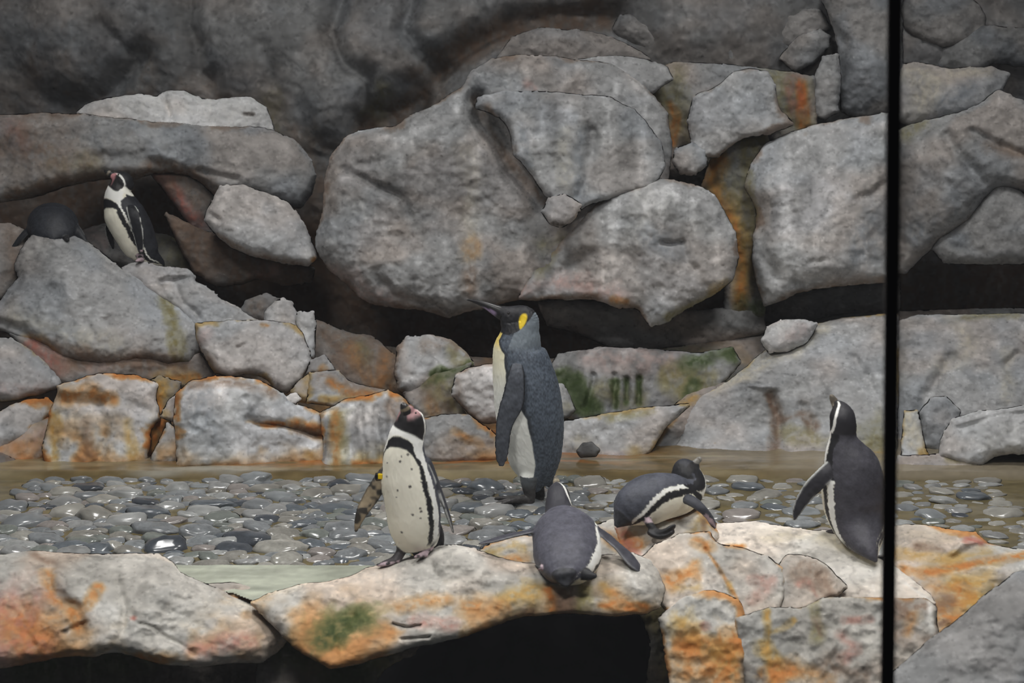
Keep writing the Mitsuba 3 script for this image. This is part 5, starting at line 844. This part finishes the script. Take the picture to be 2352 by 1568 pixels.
# the two penguins in the cave at upper left
zp = zoom(0, 370, 5.8075); S6 = st(zp, 5.8075)
k = put('banded_penguin', None, 'standing penguin in profile to the left at the cave on the upper left, pink face', 'penguin')
Y6 = 9.03
banded(k, S6(Y6), Y6, [(2180, 1385, .05, 20), (2110, 1330, .03, 80, .8), (2000, 1270, .01, 155), (1930, 1190, 0, 198), (1870, 1110, 0, 235), (1810, 1000, 0, 252), (1762, 900, 0, 264), (1705, 800, 0, 267), (1655, 700, 0, 264), (1620, 600, 0, 232), (1597, 500, 0, 204), (1600, 420, 0, 180), (1620, 360, 0, 155), (1648, 318, 0, 112)],
       (-.80, -.6, 0), [(1715, 318, 0, 72), (1680, 282, 0, 108), (1625, 252, 0, 118), (1562, 220, 0, 90), (1510, 195, 0, 50)], (-.35, -.1, -.93), UP,
       [(1525, 195, 0, 56), (1470, 170, 0, 44), (1425, 142, 0, 30), (1392, 120, 0, 10)], UP,
       [([(1750, 620, -.07, 60, .5), (1785, 720, -.1, 80, .25), (1825, 880, -.11, 78, .2), (1855, 1040, -.11, 64, .2), (1872, 1180, -.11, 42, .25), (1876, 1240, -.11, 15, .5)], RIGHT), ([(1450, 880, .05, 50, .5), (1470, 1000, .06, 50, .3), (1500, 1110, .06, 38, .3), (1512, 1172, .06, 12, .5)], RIGHT)],
       [('pinkfoot', [(1860, 1235, -.05, 50), (1870, 1290, -.07, 42), (1880, 1320, -.08, 34)], RIGHT, .008), ('pinkfoot', [(1885, 1312, -.08, 26, 1.6), (1840, 1325, -.12, 18, 2), (1810, 1335, -.14, 10, 1.5)], UP, .008), ('pinkfoot', [(1960, 1270, 0, 46), (1950, 1310, -.01, 40), (1930, 1335, -.03, 26)], RIGHT, .008)],
       (.02, .022, .028), pat=(44, 60, 66), bill_col=((.02, .02, .02), (.22, .19, .15)), face_pink=1.0, face_reach=.034, edge_white=.75, step=.0042, dots=None, eye=(272, 401, Y6 - .045, 2))
k = put('banded_penguin', None, 'dark prone penguin lying in the cave on top of the sloping boulder, upper left', 'penguin')
Y7 = 9.0
banded(k, Sp(Y7), Y7, [(121, 548, -.16, 8, .6), (122, 540, -.12, 40, .6), (122, 520, -.02, 56, .82), (121, 514, .08, 55, .86), (120, 508, .18, 42, .86), (120, 500, .28, 26, .9)],
       (0, 0, -1.0), [(120, 498, .27, 24), (120, 490, .32, 24), (120, 486, .38, 14)], (0, 0, -1.0), RIGHT, [(120, 488, .37, 9), (120, 486, .4, 7), (120, 486, .43, 3)], RIGHT,
       [([(84, 516, -.02, 9, .8), (66, 528, -.05, 8, .6), (46, 549, -.07, 7, .6), (27, 571, -.08, 3, .6)], RIGHT), ([(162, 514, -.02, 11, .8), (178, 530, -.05, 10, .6), (192, 551, -.07, 8, .6), (202, 567, -.08, 3, .6)], RIGHT)],
       [('dark', [(95, 548, -.12, 9), (90, 552, -.16, 5)], RIGHT, .008), ('dark', [(150, 546, -.12, 9), (155, 550, -.16, 5)], RIGHT, .008)],
       (.024, .027, .034), pat=(40, 56, 70), edge_white=.1, step=.0042, dots=None)
# ------------------------------------------------------------------ glass front: two panes and the black joint between them
GY = 3.3
jt, jb = P(2057, -150, GY), P(2037, 1720, GY)
def quad_prism(xs_top, xs_bot, z0, z1, y, d):
    v = np.array([(x, y + s * d / 2, z) for z, xs in ((z0, xs_bot), (z1, xs_top)) for s in (-1, 1) for x in xs]); return trimesh.convex.convex_hull(v)
slope = (jt[0] - jb[0]) / (jt[2] - jb[2]); xj = lambda z: jb[0] + slope * (z - jb[2]); hw = .0122
put('glass_joint', mikit.ply(quad_prism((xj(4.6) - hw, xj(4.6) + hw), (xj(-.7) - hw, xj(-.7) + hw), -.7, 4.6, GY, .012), 'm_black'), 'black sealant joint between two glass panes, a dark vertical line at right', 'window joint')
for i, (x0, x1) in enumerate(((-2.5, None), (None, 2.5))):
    z0, z1 = -.7, 4.6
    a0, a1 = (x0, x0) if x0 else (xj(z0), xj(z1)); b0, b1 = (x1, x1) if x1 else (xj(z0), xj(z1))
    V = np.array([(a0, GY, z0), (b0, GY, z0), (b1, GY, z1), (a1, GY, z1)])
    put(f'window_{i + 1}', mikit.ply((V, np.array([[0, 1, 2, 3]])), 'm_glass'), ['large clear glass pane left of the black joint', 'clear glass pane right of the black joint'][i], kind='structure')
